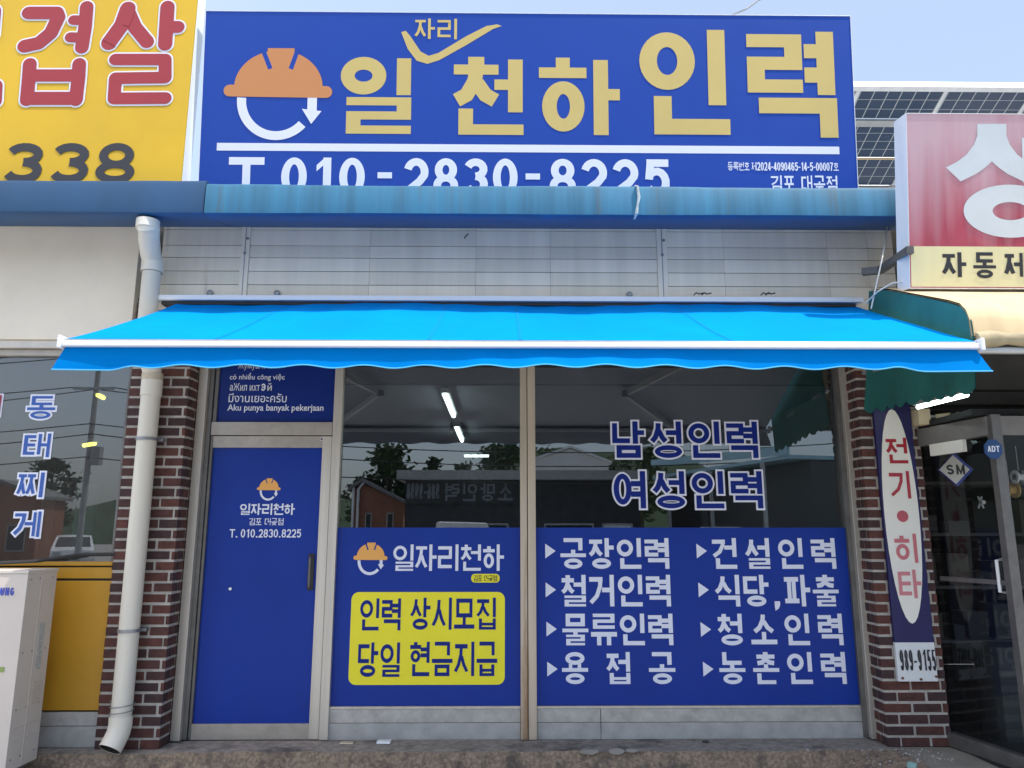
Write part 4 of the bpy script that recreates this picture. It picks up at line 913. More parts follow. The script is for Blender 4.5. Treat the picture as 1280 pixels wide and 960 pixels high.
# ------------------------------------------------------------------ drain pipe
PX = X(151, 900, -.34); pr = .069
dp = thing('drain_pipe', 'cream plastic rain pipe running down the left brick pillar', 'pipe', (PX, -.34, STEP_Z))
zA = Z(190, 472, -.34)
mb = MB(); mb.tube([(PX, -.34, STEP_Z+.17), (PX, -.34, zA-.05)], pr, m_pvc, 24)
mb.tube([(PX, -.34, zA-.14), (PX, -.34, zA-.02)], pr+.006, m_pvc, 24); mb.build('pipe', dp, smooth=True)
ux = X(189.5, 345, -.46); zU = Z(190, 331, -.46)
mb = MB(); mb.tube([(PX, -.34, zA-.03), (PX-.004, -.35, zA+.05), ((PX+ux)/2, -.40, zA+.12), (ux, -.46, zA+.22), (ux, -.46, zU)], pr-.002, m_pvc, 24)
mb.tube([(PX, -.34, zA-.02), (PX, -.345, zA+.03)], pr+.006, mat('joint_tape', (.50,.44,.34), .7, var=.2, scale=12), 24); mb.build('upper_pipe', dp, smooth=True)
e1 = P(183.5, 276, -.80)
mb = MB(); p = [Vector((ux, -.46, zU-.06)), Vector((ux, -.46, zU+.02)), Vector((ux-.003, -.50, zU+.07)), Vector((X(186, 300, -.66), -.66, zU+.13)), Vector((e1.x, -.76, zU+.19)), Vector((e1.x, -.78, e1.z-.05)), Vector((e1.x, -.78, e1.z+.01))]
mb.tube(p, pr+.004, m_pvcw, 24); mb.tube(p[:2], pr+.010, m_pvcw, 24); mb.tube(p[-2:], pr+.010, m_pvcw, 24); mb.build('top_elbow', dp, smooth=True)
mb = MB(); o0 = Vector((PX, -.34, STEP_Z+.18)); p = [o0+Vector((0,0,.06)), o0, o0+Vector((-.004,-.008,-.05)), o0+Vector((-.016,-.032,-.10)), o0+Vector((-.028,-.062,-.145))]
mb.tube(p, pr+.007, m_pvcw, 24, False); mb.tube([q_+Vector((0,0,.001)) for q_ in p], pr-.002, m_hole, 24, False)
d_ = (p[-1]-p[-2]).normalized(); mb.disc(p[-1]-d_*.05, d_, pr, m_hole, 24); mb.build('outlet_elbow', dp, smooth=True)
for v in (549, 788):
    mb = MB(); z = Z(170, v, -.34); mb.tube([(PX, -.34, z-.011), (PX, -.34, z+.011)], pr+.007, m_grey, 24); mb.box(PX-.006, PX+.10, -.30, -.25, z-.011, z+.011, m_grey); mb.build('pipe_clamp', dp)
mb = MB(); z = STEP_Z+.27; mb.tube([(PX+(pr+.009)*math.cos(a*.35), -.34+(pr+.009)*math.sin(a*.35), z-.035+a*.0022) for a in range(48)], .003, m_grey, 6); mb.build('wire_tie', dp)

# ------------------------------------------------------------------ upright sign board on the right pillar
vy = -.285; vp = face(vy)
vb = vp.box(1105, 500, 1155, 852); zc0 = vp.hit(1147, 803)[1]
vx0, vx1 = X(1122.5, 845, vy), X(1172, 845, vy)
vs2 = thing('shop_sign', 'narrow upright navy sign with white oval and red letters on the right pillar', 'sign', ((vx0+vx1)/2, vy, vb[1]))
mb = MB(); mb.box(vx0, vx1, vy, PY-.004, zc0, Z(1115, 488, vy), m_navy); mb.build('navy_panel', vs2, bevel=.004)
mb = MB(); mb.box(vx0, vx1, vy-.002, PY-.004, vb[1], zc0, m_frame); mb.build('number_panel', vs2, bevel=.004)
k = Ink(vp, .003); xc = (vx0+vx1)/2; e0, e1_ = vp.hit(1135, 511.5)[1], vp.hit(1150, 779.5)[1]; k.disc(xc-.004, (e0+e1_)/2, .129, (e0-e1_)/2); k.build('oval', vs2, m_oval)
def v2(x, y): return 1085+x/2.53, 490+y/2.53
for i, (t, x0, y0, x1, y1) in enumerate((('전', 63,145,133,226), ('기', 78,250,145,337), ('·', 107,376,141,410), ('히', 90,448,163,540), ('타', 105,562,177,652))):
    k = Ink(vp, .006); a0, b0, a1, b1 = vp.box(*v2(x0, y0), *v2(x1, y1)); hw = (a1-a0)/2
    if t == '·': k.disc(xc, (b0+b1)/2, .042, .042)
    else: write(k, t, (xc+.004-hw, b0, xc+.004+hw, b1), .135)
    k.build('lettering', vs2, m_redl[i])
k = Ink(vp, .006); a0, b0, a1, b1 = vp.box(1127, 812, 1171, 838); write(k, '989-9155', (vx0+.022, b0, vx1+.0-.006, b1), .13, .14, dw=.5, dt=.085); k.build('phone_lettering', vs2, m_black)
m_rs = mat('rust_spot', (.16,.07,.03), .9)
k = Ink(vp, .006)
for u, v in ((1128, 849), (1151, 850.5), (1170, 847)): c = vp.hit(u, v); k.disc(c[0], c[1]+.008, .011, .009)
k.build('rust_spots', vs2, m_rs)

# security camera
c0 = P(1154.5, 521, -.36)
sc = thing('security_camera', 'beige junction box with small security camera at the pillar edge', 'camera', c0)
mb = MB(); mb.box(c0.x-.045, c0.x+.045, -.375, -.25, c0.z-.06, c0.z+.06, m_beige)
for i in range(4): mb.box(c0.x+.036, c0.x+.0465, -.377, -.34, c0.z-.045+i*.027, c0.z-.03+i*.027, m_acd)
mb.build('junction_box', sc, bevel=.004)
mb = MB(); mb.tube([c0+Vector((.045,-.01,.0)), c0+Vector((.09,-.02,0))], .011, m_steel, 10); mb.tube([c0+Vector((.05,-.01,-.012)), c0+Vector((.08,-.03,-.03)), c0+Vector((.12,-.03,-.012))], .004, m_bcable, 6)
mb.build('arm', sc, smooth=True)
mb = MB(); a = c0+Vector((.085,-.01,0)); b = c0+Vector((.165,-.06,-.002)); mb.tube([a, b], [.018, .026], m_beige, 14); mb.tube([b, b+(b-a)*.25], .030, m_dark, 14); mb.build('camera_body', sc, smooth=True)
mb = MB(); e = b+Vector((.03, -.03, -.002)); mb.disc(e+Vector((.0,-.012,0)), (.2,-1,0), .026, m_grey, 16, .012); mb.disc(e+Vector((.0,-.026,0)), (.2,-1,0), .014, m_carg, 16, .004); mb.build('lens', sc)

# diamond sign and security sticker
c0 = P(1195, 587, -.12); dpn = Plane(c0, (1, -.12, 0), (0, 0, 1))
ds = thing('shop_sign', 'white diamond sign with blue edge and two black letters in the porch', 'sign', c0)
h_ = .128; mb = MB(); mb.prism([dpn.pt(*p) for p in ((0,-h_),(h_,0),(0,h_),(-h_,0))], -dpn.n*.03, m_lblue); mb.build('backing', ds)
k = Ink(dpn, .002); h2 = .111; k.poly([(-.012,-h2),(h2-.012,0),(-.012,h2),(-h2-.012,0)]); k.build('panel', ds, m_oval)
k = Ink(dpn, .005); sign_char(k, 'S', -.071, -.038, -.018, .038, .016); sign_char(k, 'M', .0, -.038, .062, .038, .015); k.build('lettering', ds, m_black)
c0 = P(1242, 561.5, FYP-.06); ap = Plane(c0, (1, 0, 0), (0, 0, 1)); asg = thing('security_sign', 'blue octagonal alarm sign on the porch corner post', 'sign', c0)
r_ = .062; mb = MB(); mb.prism([ap.pt(r_*math.cos(R(22.5+45*i)), r_*1.12*math.sin(R(22.5+45*i))) for i in range(8)], -ap.n*.012, mat('alarm_blue', (.012,.06,.19), .4)); mb.build('panel', asg)
k = Ink(ap, .003)
for i, ch in enumerate('ADT'): sign_char(k, ch, -.042+i*.028, -.018, -.017+i*.028, .022, .0075)
k.build('lettering', asg, m_ltr)

# ------------------------------------------------------------------ air conditioner at the left edge
ay0, ay1 = -.74, -.40
acx1 = X(35.5, 716, ay0); acx0 = acx1-.88; zt = Z(50, 713, ay0)
ac = thing('air_conditioner', 'tall cream outdoor air conditioner unit standing before the yellow board', 'air conditioner', ((acx0+acx1)/2, -.57, STEP_Z-.15))
mb = MB(); mb.box(acx0, acx1, ay0, ay1, .13, zt-.02, m_ac); mb.box(acx0-.006, acx1+.006, ay0-.006, ay1+.006, zt-.02, zt, m_ac)
mb.box(acx1-.004, acx1+.003, ay0+.16, ay0+.175, .15, zt-.03, m_acd); mb.box(acx1-.004, acx1+.002, ay0+.02, ay1-.01, .38, .386, m_acd); mb.box(acx1-.004, acx1+.002, ay0+.02, ay1-.01, .30, .306, m_acd)
mb.build('casing', ac, bevel=.008)
mb = MB()
for yy in (ay0+.04, ay0+.14, ay1-.05):
    for zz in (.2, .5, .85, zt-.06): mb.disc((acx1+.0005, yy, zz), (1,0,0), .006, m_grey, 10, .003)
for i in range(7): mb.box(acx1-.002, acx1+.004, ay0+.20, ay1-.04, .50+i*.022, .507+i*.022, m_acd)
mb.build('vent_and_screws', ac)
for xx in (acx0+.12, acx1-.12):
    mb = MB(); mb.box(xx-.05, xx+.05, ay0+.02, ay1-.02, 0, .13, m_grey); mb.build('foot', ac)
apl = face(ay0); k = Ink(apl, .002)
b = apl.box(-26, 734.5, 18, 744.5); write(k, 'SAMSUNG', b, .2, .14, dw=.62, dt=.2); k.build('lettering', ac, m_lblue)
for zc in (zt-.38, zt-.86):
    mb = MB(); xc_ = acx0+.38
    for rr in (.05, .11, .17, .22): mb.tube([(xc_+rr*math.cos(a*math.pi/20), ay0-.008, zc+rr*math.sin(a*math.pi/20)) for a in range(41)], .005, m_acd, 6, False)
    for a in range(8): mb.tube([(xc_, ay0-.008, zc), (xc_+.22*math.cos(a*math.pi/4), ay0-.008, zc+.22*math.sin(a*math.pi/4))], .004, m_acd, 6)
    mb.build('fan_grille', ac)
for i, v in enumerate((773, 793, 812, 833, 852, 872)):
    pass
mb = MB(); zz = Z(2, 837, ay0); xx = X(5.5, 837, ay0); mb.box(xx-.1, xx, ay0-.003, ay0-.0005, zz-.016, zz+.016, mat('green_sticker', (.25,.33,.10), .5)); mb.build('energy_sticker', ac)
mb = MB(); mb.box(acx1+.001, acx1+.004, ay0+.20, ay0+.255, Z(52, 836, -.5), Z(55, 778, -.5), m_stick); mb.build('data_sticker', ac)
mb = MB(); c = P(72, 704, -.25); mb.tube([(acx0-.2, -.5, zt+.02), (acx1-.45, -.45, zt+.035), (acx1-.15, -.40, zt+.05), (acx1+.08, -.3, zt+.09), (acx1+.4, -.225, zt+.093)], .012, m_bcable, 8)
tag(mb.build('power_cable'), 'black cable lying over the top of the outdoor air conditioner', 'cable')

# cables near the red sign, cable on the blue sign
mb = MB(); mb.tube([P(1109, 280, -.5), P(1106, 305, -.7), P(1103, 322, -.83), P(1098, 345, -.84), P(1092, 372, -.82), P(1089, 386, -.8)], .0055, m_cable, 8); mb.tube([P(1128, 352, -.95), P(1115, 354, -.93), P(1098, 364, -.88), P(1082, 379, -.75)], .0055, m_cable, 8)
tag(mb.build('loose_cable'), 'pale loose cables hanging between the blue awning and red sign', 'cable')
mb = MB(); tp = bp_.pt(bp_.hit(917, 20)[0], bb[3], -.05); pp = [tp+Vector((0,0,-.02)), tp+Vector((.0,-.0,.03))]; q2 = P(948, 0, -.62); pp += [Vector((q2.x*.5+tp.x*.5, -.63, q2.z*.5+tp.z*.5-.01)), q2, q2+Vector((1.2, .5, .75))]; pp += [pp[-1]+Vector((6, 4, 8)), pp[-1]+Vector((14, 9, 17))]
mb.tube(pp, .007, m_grey, 8); tag(mb.build('power_cable'), 'thin grey cable rising from the top edge of the blue sign', 'cable')

# ------------------------------------------------------------------ solar canopy behind the roof
D1 = 9.0; y1_ = D1-6
Tt = P(1184, 113, y1_); Tb = P(1110, 225, y1_+1.42)
so_ = thing('solar_canopy', 'dark solar panel canopy on steel frame behind the right roof', 'solar panels', (6, y1_, Tb.z-2.5))
sl = Tb-Tt; sl.x = 0; L = sl.length; sd_ = sl.normalized(); ex_ = Vector((1,0,0)); spn = Plane(Tt, ex_, -sd_)
pw = 1.15; rows = [(0, .44), (.55, 1.10), (1.13, 1.62), (1.65, 2.4)]
for c_ in range(-3, 4):
    for (s0, s1) in rows:
        mb = MB(); a0 = c_*pw+.03; a1 = a0+pw-.06
        mb.slab(spn, a0, -s1, a1, -s0, -.03, 0, m_cell)
        for i in range(7): xx = a0+(a1-a0)*i/6; mb.slab(spn, xx-.006, -s1, xx+.006, -s0, -.032, .002, m_cellline)
        nr = max(2, round((s1-s0)/.15))
        for i in range(nr+1): zz = s0+(s1-s0)*i/nr; mb.slab(spn, a0, -zz-.003, a1, -zz+.003, -.033, .003, m_cellline)
        mb.build('solar_panel', so_)
for c_ in range(-3, 5):
    mb = MB(); mb.slab(spn, c_*pw-.028, -2.4, c_*pw+.028, 0, -.06, -.004, m_frame); mb.build('rafter', so_)
mb = MB(); mb.slab(spn, -3*pw, 0, 4*pw+.06, .075, -.07, .03, m_frame); mb.build('front_edge', so_)
mb = MB(); mb.slab(spn, -3*pw, -.545, 4*pw, -.445, .012, .05, m_steel); mb.slab(spn, -3*pw, -1.645, 4*pw, -1.625, .012, .05, m_steel); mb.slab(spn, -3*pw, -1.125, 4*pw, -1.105, .01, .03, m_tan); mb.build('purlin', so_)
for xx in (Tt.x-3*pw+.2, Tt.x+.35, Tt.x+2.9):
    mb = MB(); zc = Tt.z-.30; mb.box(xx-.04, xx+.04, y1_+.7, y1_+.78, .0, zc, m_steel); mb.beam((xx, y1_+.74, zc-.9), (xx+.55, y1_+1.9, zc-.45), .05, .05, m_frame); mb.build('post', so_)

# debris on the step
for u, v, nm, lb, ct, mt in ((480, 926, 'litter', 'small flattened silver wrapper on the step below the left window', 'litter', m_wmet), (434, 931, 'litter', 'brown scrap lying on the step near the door', 'litter', m_rust), (882, 929, 'washer', 'dark rubber ring lying on the step below the right window', 'ring', m_dark)):
    c = P(u, v, -.12); c.z = STEP_Z; mb = MB()
    if nm == 'washer': mb.tube([c+Vector((.02*math.cos(a*math.pi/8), .014*math.sin(a*math.pi/8), .006)) for a in range(17)], .005, mt, 8, False)
    else: mb.prism([c+Vector(p) for p in ((-.05,-.02,.002),(.045,-.025,.002),(.05,.02,.004),(.01,.03,.002),(-.045,.02,.003))], (0,.004,.016 if u > 450 else .006), mt)
    tag(mb.build(nm), lb, ct)
mb = MB()
for u, v, a, b in ((737, 940, .075, .018), (770, 939.5, .06, .025), (790, 938.5, .05, .012)):
    c = P(u, v, STEP_Y-.028); mb.prism([c+Vector((a*math.cos(i*.7)*rnd.uniform(.7,1.1), 0, b*math.sin(i*.7)*rnd.uniform(.7,1.1))) for i in range(9)], (0,.03,0), m_chip)
tag(mb.build('plaster_patch'), kind='structure')
mb = MB(); c = P(1139, 955, -.75); c.z = STEP_Z; mb.prism([c+Vector(p) for p in ((-.02,-.02,0),(.025,-.01,0),(.015,.025,0),(-.02,.02,0))], (.005,0,.03), mat('teal_scrap', (.30,.52,.50), .5)); tag(mb.build('litter'), 'small teal scrap on the concrete before the right pillar', 'litter')

# ------------------------------------------------------------------ across the street (seen mirrored in the shop glass)
def IMG(u, v, Y, m=0.0): p = P(u, v, Y); return Vector((p.x, 2*m-p.y, p.z))
def tree(c, h, rad, n, label, lower=.35, shape='round', name='broadleaf_tree'):
    t = thing(name, label, 'tree', c, 'trees across the street'); c = Vector(c)
    mb = MB(); mb.tube([c, c+Vector((.05*h*.3,0,h*.3)), c+Vector((-.02*h,.02*h,h*.6)), c+Vector((0,0,h*.9))], [h*.028, h*.022, h*.014, h*.004], m_bark, 8)
    cl = []
    for i in range(16):
        f = rnd.uniform(lower, .95); a = rnd.uniform(0, 6.28); rr = rad*(rnd.uniform(.35, 1))*(math.sin(math.pi*min(1, (f-lower)/(1-lower)*.85+.12)) if shape == 'round' else 1.1-f)
        q = c+Vector((math.cos(a)*rr, math.sin(a)*rr, h*f)); cl.append((q, rad*rnd.uniform(.22, .42)))
        mb.tube([c+Vector((0,0,h*f*.7)), q], [h*.009, h*.003], m_bark, 6)
    mb.build('trunk', t); mb = MB()
    for i in range(n):
        q, r_ = rnd.choice(cl); d = Vector((rnd.gauss(0,1), rnd.gauss(0,1), rnd.gauss(0,.8)))*r_*.55; p = q+d
        a = Vector((rnd.gauss(0,1), rnd.gauss(0,1), rnd.gauss(0,.6))).normalized(); b = a.orthogonal().normalized(); z = h*rnd.uniform(.012, .022)
        mb.add([p-a*z*1.6, p-b*z, p+a*z*1.6, p+b*z], [(0,1,2,3)], rnd.choice(m_leaf))
    mb.build('crown', t); return t
def at_ground(u, Y, m=0.0): p = IMG(u, 640, Y, m); p.z = -.03; return p
def th(u, v, Y): return P(u, v, Y).z
tree(at_ground(487, 36), th(487, 551, 36), 1.7, 2600, 'broad dense green tree beside the red brick gable house')
tree(at_ground(541, 38), th(541, 563, 38), .8, 900, 'slim pointed tree rising behind the dark shop roof', .3, 'cone', 'conifer_tree')
tree(at_ground(580, 44), th(580, 576, 44), 1.6, 1200, 'low rounded tree behind the dark shop roof')
tree(at_ground(632, 46), th(632, 551, 46), 2.6, 2600, 'large spreading tree behind the right end of the dark shop')
tree(at_ground(700, 62), th(700, 556, 62), 3.4, 1600, 'dark wooded tree beside the white roofed warehouse')
tree(at_ground(800, 66), th(800, 556, 66), 3.6, 1600, 'dark tree behind the shed with the pale blue roof edge')
tree(at_ground(62, 40, LY), th(62, 572, 40), 1.5, 1400, 'small round tree beside the utility pole')
tree(at_ground(455, 60), th(455, 590, 60), 2.0, 900, 'faint tree at the far left behind the gable house')
# hills
mb = MB(); n = 80
for i in range(n+1):
    pass
pts_f, pts_t, pts_b = [], [], []
for i in range(n+1):
    x = -330+660*i/n; hgt_ = 15+7*math.sin(x*.021+1)+4*math.sin(x*.055)+2*math.sin(x*.17)+rnd.uniform(-.8,.8)
    pts_f.append((x, -150, -.5)); pts_t.append((x, -210, hgt_)); pts_b.append((x, -300, -.5))
N = n+1
mb.add(pts_f+pts_t+pts_b, [(i, i+1, N+i+1, N+i) for i in range(n)]+[(N+i, N+i+1, 2*N+i+1, 2*N+i) for i in range(n)], m_hill); tag(mb.build('hills'), kind='structure')
# brick gable house
def gable_house(a, b, eave_l, peak_u, peak_z, depth, label, wall, roof, m=0.0, wins=()):
    x0, x1 = a.x, b.x; y = a.y; xp = peak_u; t = thing('gable_house', label, 'house', ((x0+x1)/2, y, -.03))
    mb = MB(); poly = [(x0, y, -.03), (x1, y, -.03), (x1, y, eave_l[1]), (xp, y, peak_z), (x0, y, eave_l[0])]; mb.prism(poly, (0, -depth, 0), wall); mb.build('wall', t)
    mb = MB()
    for p, q in (((x0-.25, eave_l[0]-.1), (xp, peak_z+.06)), ((xp, peak_z+.06), (x1+.25, eave_l[1]-.1))):
        mb.prism([(p[0], y+.3, p[1]), (q[0], y+.3, q[1]), (q[0], y+.3, q[1]+.18), (p[0], y+.3, p[1]+.18)], (0, -depth-.6, 0), roof)
    mb.build('roof', t)
    for wx, z0, z1, ww in wins:
        mb = MB(); mb.box(wx-ww/2, wx+ww/2, y+.0, y+.05, z0, z1, m_tile); mb.box(wx-ww/2+.06, wx+ww/2-.06, y+.05, y+.06, z0+.06, z1-.06, m_carg); mb.build('window', t)
    return t
Y = 34; a, b = IMG(441, 640, Y), IMG(504, 640, Y)
gable_house(a, b, (th(441, 612, Y), th(503, 629, Y)), IMG(452, 640, Y).x, th(452, 604, Y), 9, 'red brick gable house with sloping grey roof across the street', m_redbrick, m_roofg,
   wins=[(IMG(461, 640, Y).x, .9, th(461, 641, Y), .34), (IMG(488, 640, Y).x, .9, th(488, 641, Y), .36)])
mb = MB()
for u in (441, 447): p = IMG(u, 640, Y-.15); mb.tube([(p.x, p.y, 0), (p.x, p.y, th(u, 606 if u < 445 else 612, Y)), (p.x+.25, p.y, th(u, 606, Y)+.1)], .07, m_frame, 8)
tag(mb.build('rain_pipe'), 'pair of white rain pipes at the corner of the red brick gable house', 'pipe')
gable_house(IMG(-40, 640, 36, LY), IMG(48, 640, 36, LY), (th(0, 620, 36), th(48, 622, 36)), IMG(0, 640, 36).x, th(0, 605, 36), 2.5, 'wide brown brick house with low roof across the street', m_redbrick, m_roofg, wins=[(IMG(24, 640, 36).x, .8, 2.2, 1.0)])
# dark shop with sign
Y = 25; a, b = IMG(506, 640, Y), IMG(800, 640, Y); y = a.y; zt_o = th(640, 589, Y); zs1, zs0 = th(640, 601, Y), th(640, 630, Y)
op = thing('low_shop', 'long low dark shop with pale lettered sign across the street', 'shop', ((a.x+b.x)/2, y, 0))
mb = MB(); mb.box(a.x, b.x, y-8, y, -.03, zs1+.02, m_shopd); mb.build('wall', op)
mb = MB(); mb.box(a.x-.3, b.x+.3, y-8.3, y+.5, zs1+.02, zt_o, m_tile); mb.build('roof', op)
mb = MB(); mb.box(a.x+.05, IMG(650, 640, Y).x, y+.002, y+.12, zs0, zs1, m_shopd); mb.build('sign_board', op)
opl = Plane((0, y+.12, 0), (-1, 0, 0), (0, 0, 1)); opl.n = Vector((0, 1, 0))
k = Ink(opl, .01); xa = lambda u: -IMG(u, 640, Y).x
hh_ = zs1-zs0
write(k, '소망인력', (xa(641), zs0+.12*hh_, xa(556), zs1-.1*hh_), .13, .2); write(k, '986-9998', (xa(549), zs0+.2*hh_, xa(508), zs1-.12*hh_), .13, .12); k.build('lettering', op, mat('dim_letter', (.22,.24,.27), .6))
for u0, u1, mt in ((570, 600, m_carg), (606, 636, m_carg), (680, 742, m_carg), (752, 790, m_frame)):
    mb = MB(); x0, x1 = IMG(u0, 640, Y).x, IMG(u1, 640, Y).x; mb.box(x0, x1, y+.002, y+.06, .3, 2.1, m_tile); mb.box(x0+.08, x1-.08, y+.06, y+.07, .38, 2.02, mt); mb.build('window', op)
# warehouse
Y = 56; a, b = IMG(655, 640, Y), IMG(762, 640, Y)
gable_house(a, b, (th(660, 579, Y), th(762, 578, Y)), IMG(714, 640, Y).x, th(714, 561, Y), 26, 'pale warehouse with a white sheet gable behind the dark shop', m_roofw, m_roofw, wins=[(IMG(u, 640, Y).x, 4.8, 5.5, .5) for u in range(664, 690, 5)])
# shed with blue roof edge
p, q = IMG(815, 579, 27), IMG(985, 563, 18)
sh2 = thing('roadside_shed', 'dark open shed with a pale blue roof edge across the street', 'shed', ((p.x+q.x)/2, (p.y+q.y)/2, 0))
mb = MB(); d2 = Vector((q.x-p.x, q.y-p.y, 0)); nn_ = Vector((-d2.y, d2.x, 0)).normalized(); nn_ = nn_ if nn_.y < 0 else -nn_
base = [Vector((p.x, p.y, 0)), Vector((q.x, q.y, 0)), Vector((q.x, q.y, 0))+nn_*6, Vector((p.x, p.y, 0))+nn_*6]
zsd = min(p.z, q.z); mb.prism([c+Vector((0,0,zsd-.25)) for c in base], (0,0,.12), m_roofb); mb.beam(p, q, .1, .28, m_roofb); mb.build('roof', sh2)
mb = MB(); mb.prism([c+nn_*.8 for c in base], (0,0,zsd-.3), m_shopd); mb.build('wall', sh2)
for f in (.15, .5, .85):
    mb = MB(); c = Vector((p.x, p.y, 0)).lerp(Vector((q.x, q.y, 0)), f); mb.box(c.x-.06, c.x+.06, c.y-.06, c.y+.06, 0, zsd-.25, m_steel); mb.build('post', sh2)
mb = MB(); c = IMG(900, 650, 20); mb.box(c.x-.6, c.x+.6, c.y-.3, c.y+.3, 0, 1.9, m_frame); mb.box(c.x-.5, c.x+.1, c.y+.3, c.y+.32, 1.1, 1.7, m_carg); tag(mb.build('kiosk_box'), 'pale grey cabinet standing before the open shed', 'cabinet')
# cars
def car(c, ang, label, kind='suv', name='parked_car'):
    t = thing(name, label, 'car' if kind == 'suv' else 'pickup truck', c); M3 = Matrix.Rotation(ang, 3, 'Z'); c = Vector(c)
    def T(x, y, z): return c+M3 @ Vector((x, y, z))
    W = .9
    if kind == 'suv': prof = [(-2.2,.35),(2.2,.35),(2.25,.6),(2.15,.95),(1.2,1.08),(.45,1.58),(-1.2,1.66),(-1.95,1.5),(-2.2,1.0)]; win = [[(-1.9,1.12),(1.0,1.10),(.42,1.5),(-1.15,1.57),(-1.75,1.44)]]; wh = (-1.35, 1.4)
    else: prof = [(-2.4,.55),(2.3,.55),(2.35,1.0),(2.15,1.15),(1.75,1.95),(.5,1.98),(.4,1.15),(-2.4,1.15)]; win = [[(.6,1.2),(1.95,1.2),(1.65,1.82),(.6,1.84)]]; wh = (-1.5, 1.5)
    mb = MB(); n = len(prof); vs = []
    for sy, k_ in ((-1, 1), (-1, 0), (1, 0), (1, 1)):
        for x, z in prof:
            tw = (W-.04 if z < 1.1 else W-.16) if k_ == 0 else 0
            vs.append(T(x*(1 if k_ == 0 else 1.0), sy*(W-(.0 if z < 1.1 else .14)) if k_ == 0 else sy*.4*W, z+(.03 if k_ and z > .6 else 0)))
    fs = [tuple(n+i for i in range(n)), tuple(2*n+i for i in range(n))[::-1]]
    for r_, r2 in ((1, 0), (0, 3), (3, 2)): fs += [(r_*n+i, r_*n+(i+1) % n, r2*n+(i+1) % n, r2*n+i) for i in range(n)]
    mb.add(vs, fs, m_carw); mb.build('body', t, smooth=False)
    mb = MB()
    for w_ in win:
        for sy in (-1, 1): mb.add([T(x, sy*(W+.006-(.0 if z < 1.15 else .13)), z) for x, z in w_], [tuple(range(len(w_)))], m_carg)
    fx = ((1.16, 1.12), (.5, 1.56)) if kind == 'suv' else ((2.14, 1.2), (1.78, 1.9))
    mb.add([T(fx[0][0]+.02, -.75, fx[0][1]+.02), T(fx[0][0]+.02, .75, fx[0][1]+.02), T(fx[1][0]+.03, .66, fx[1][1]+.03), T(fx[1][0]+.03, -.66, fx[1][1]+.03)], [(0,1,2,3)], m_carg); mb.build('glazing', t)
    for wx in wh:
        for sy in (-1, 1):
            mb = MB(); mb.disc(T(wx, sy*(W-.18), .34), M3 @ Vector((0, sy, 0)), .34, m_tyre, 24, .2); mb.disc(T(wx, sy*(W+.022), .34), M3 @ Vector((0, sy, 0)), .2, m_steel, 16, .01); mb.build('wheel', t)
    for sy in (-.62, .62):
        mb = MB(); mb.prism([T(2.2, sy-.16, .72), T(2.2, sy+.16, .72), T(2.18, sy+.16, .9), T(2.18, sy-.16, .9)], M3 @ Vector((.05, 0, 0)), m_lamp if False else m_steel); mb.build('headlight', t)
c = IMG(92, 680, 33, LY); c.z = -.03; car(c, R(62), 'white car parked across the road, mirrored in the restaurant window')
c = IMG(524, 655, 15); c.z = -.03; car(c, R(-8), 'white pickup truck parked before the long dark shop', 'truck', 'pickup_truck')
# utility pole and wires
c = IMG(107, 600, 24, LY); pz = 9.5
up_ = thing('utility_pole', 'grey utility pole with box and cross arm across the street', 'pole', (c.x, c.y, -.03))
mb = MB(); mb.tube([(c.x, c.y, -.03), (c.x+.05, c.y, pz)], [.12, .09], m_tile, 14); mb.build('pole', up_)
mb = MB(); mb.beam((c.x-1, c.y+.12, pz-.8), (c.x+1, c.y+.12, pz-.8), .08, .1, m_steel); mb.beam((c.x-.8, c.y+.12, pz-2.2), (c.x+.8, c.y+.12, pz-2.2), .08, .1, m_steel); mb.build('cross_arm', up_)
mb = MB(); mb.box(c.x+.15, c.x+.5, c.y-.15, c.y+.15, 4.3, 5.0, m_tile); mb.build('switch_box', up_)
for i, (dx, z0, s0) in enumerate(((-.9, pz-.75, 1.1), (.9, pz-.75, 1.3), (-.7, pz-2.15, 1.0), (.7, pz-2.15, 1.4), (0, 5.9, .9), (.1, 5.5, 1.0), (-.1, 4.6, .7))):
    mb = MB(); e = (Vector((c.x-38, c.y+4-i, z0-.4*i*.3)), Vector((c.x+34, c.y-5+i, z0+.6-.2*i)))
    for q in e: mb.tube([Vector((c.x+dx, c.y+.12, z0)).lerp(q, f)+Vector((0, 0, -s0*4*f*(1-f))) for f in [j/14 for j in range(15)]], .022, m_bcable, 6)
    tag(mb.build('overhead_wire'), 'dark overhead wire strung from the grey utility pole', 'wire', 'overhead wires on the utility pole')
# curtains inside the restaurant
for u0, u1 in ((50, 66), (92, 119)):
    mb = MB(); Yc = 1.2; a_, b_ = P(u0, 640, Yc), P(u1, 640, Yc); n = 14; zc1 = P(100, 604, Yc).z
    mb.add([(a_.x+(b_.x-a_.x)*i/n, Yc+.03*math.sin(i*1.9), z) for z in (.3, zc1) for i in range(n+1)], [(i, i+1, n+2+i, n+1+i) for i in range(n)], mat('pale_teal_cloth', (.30,.42,.39), .9, var=.1)); mb.build('curtain', rest, smooth=True)

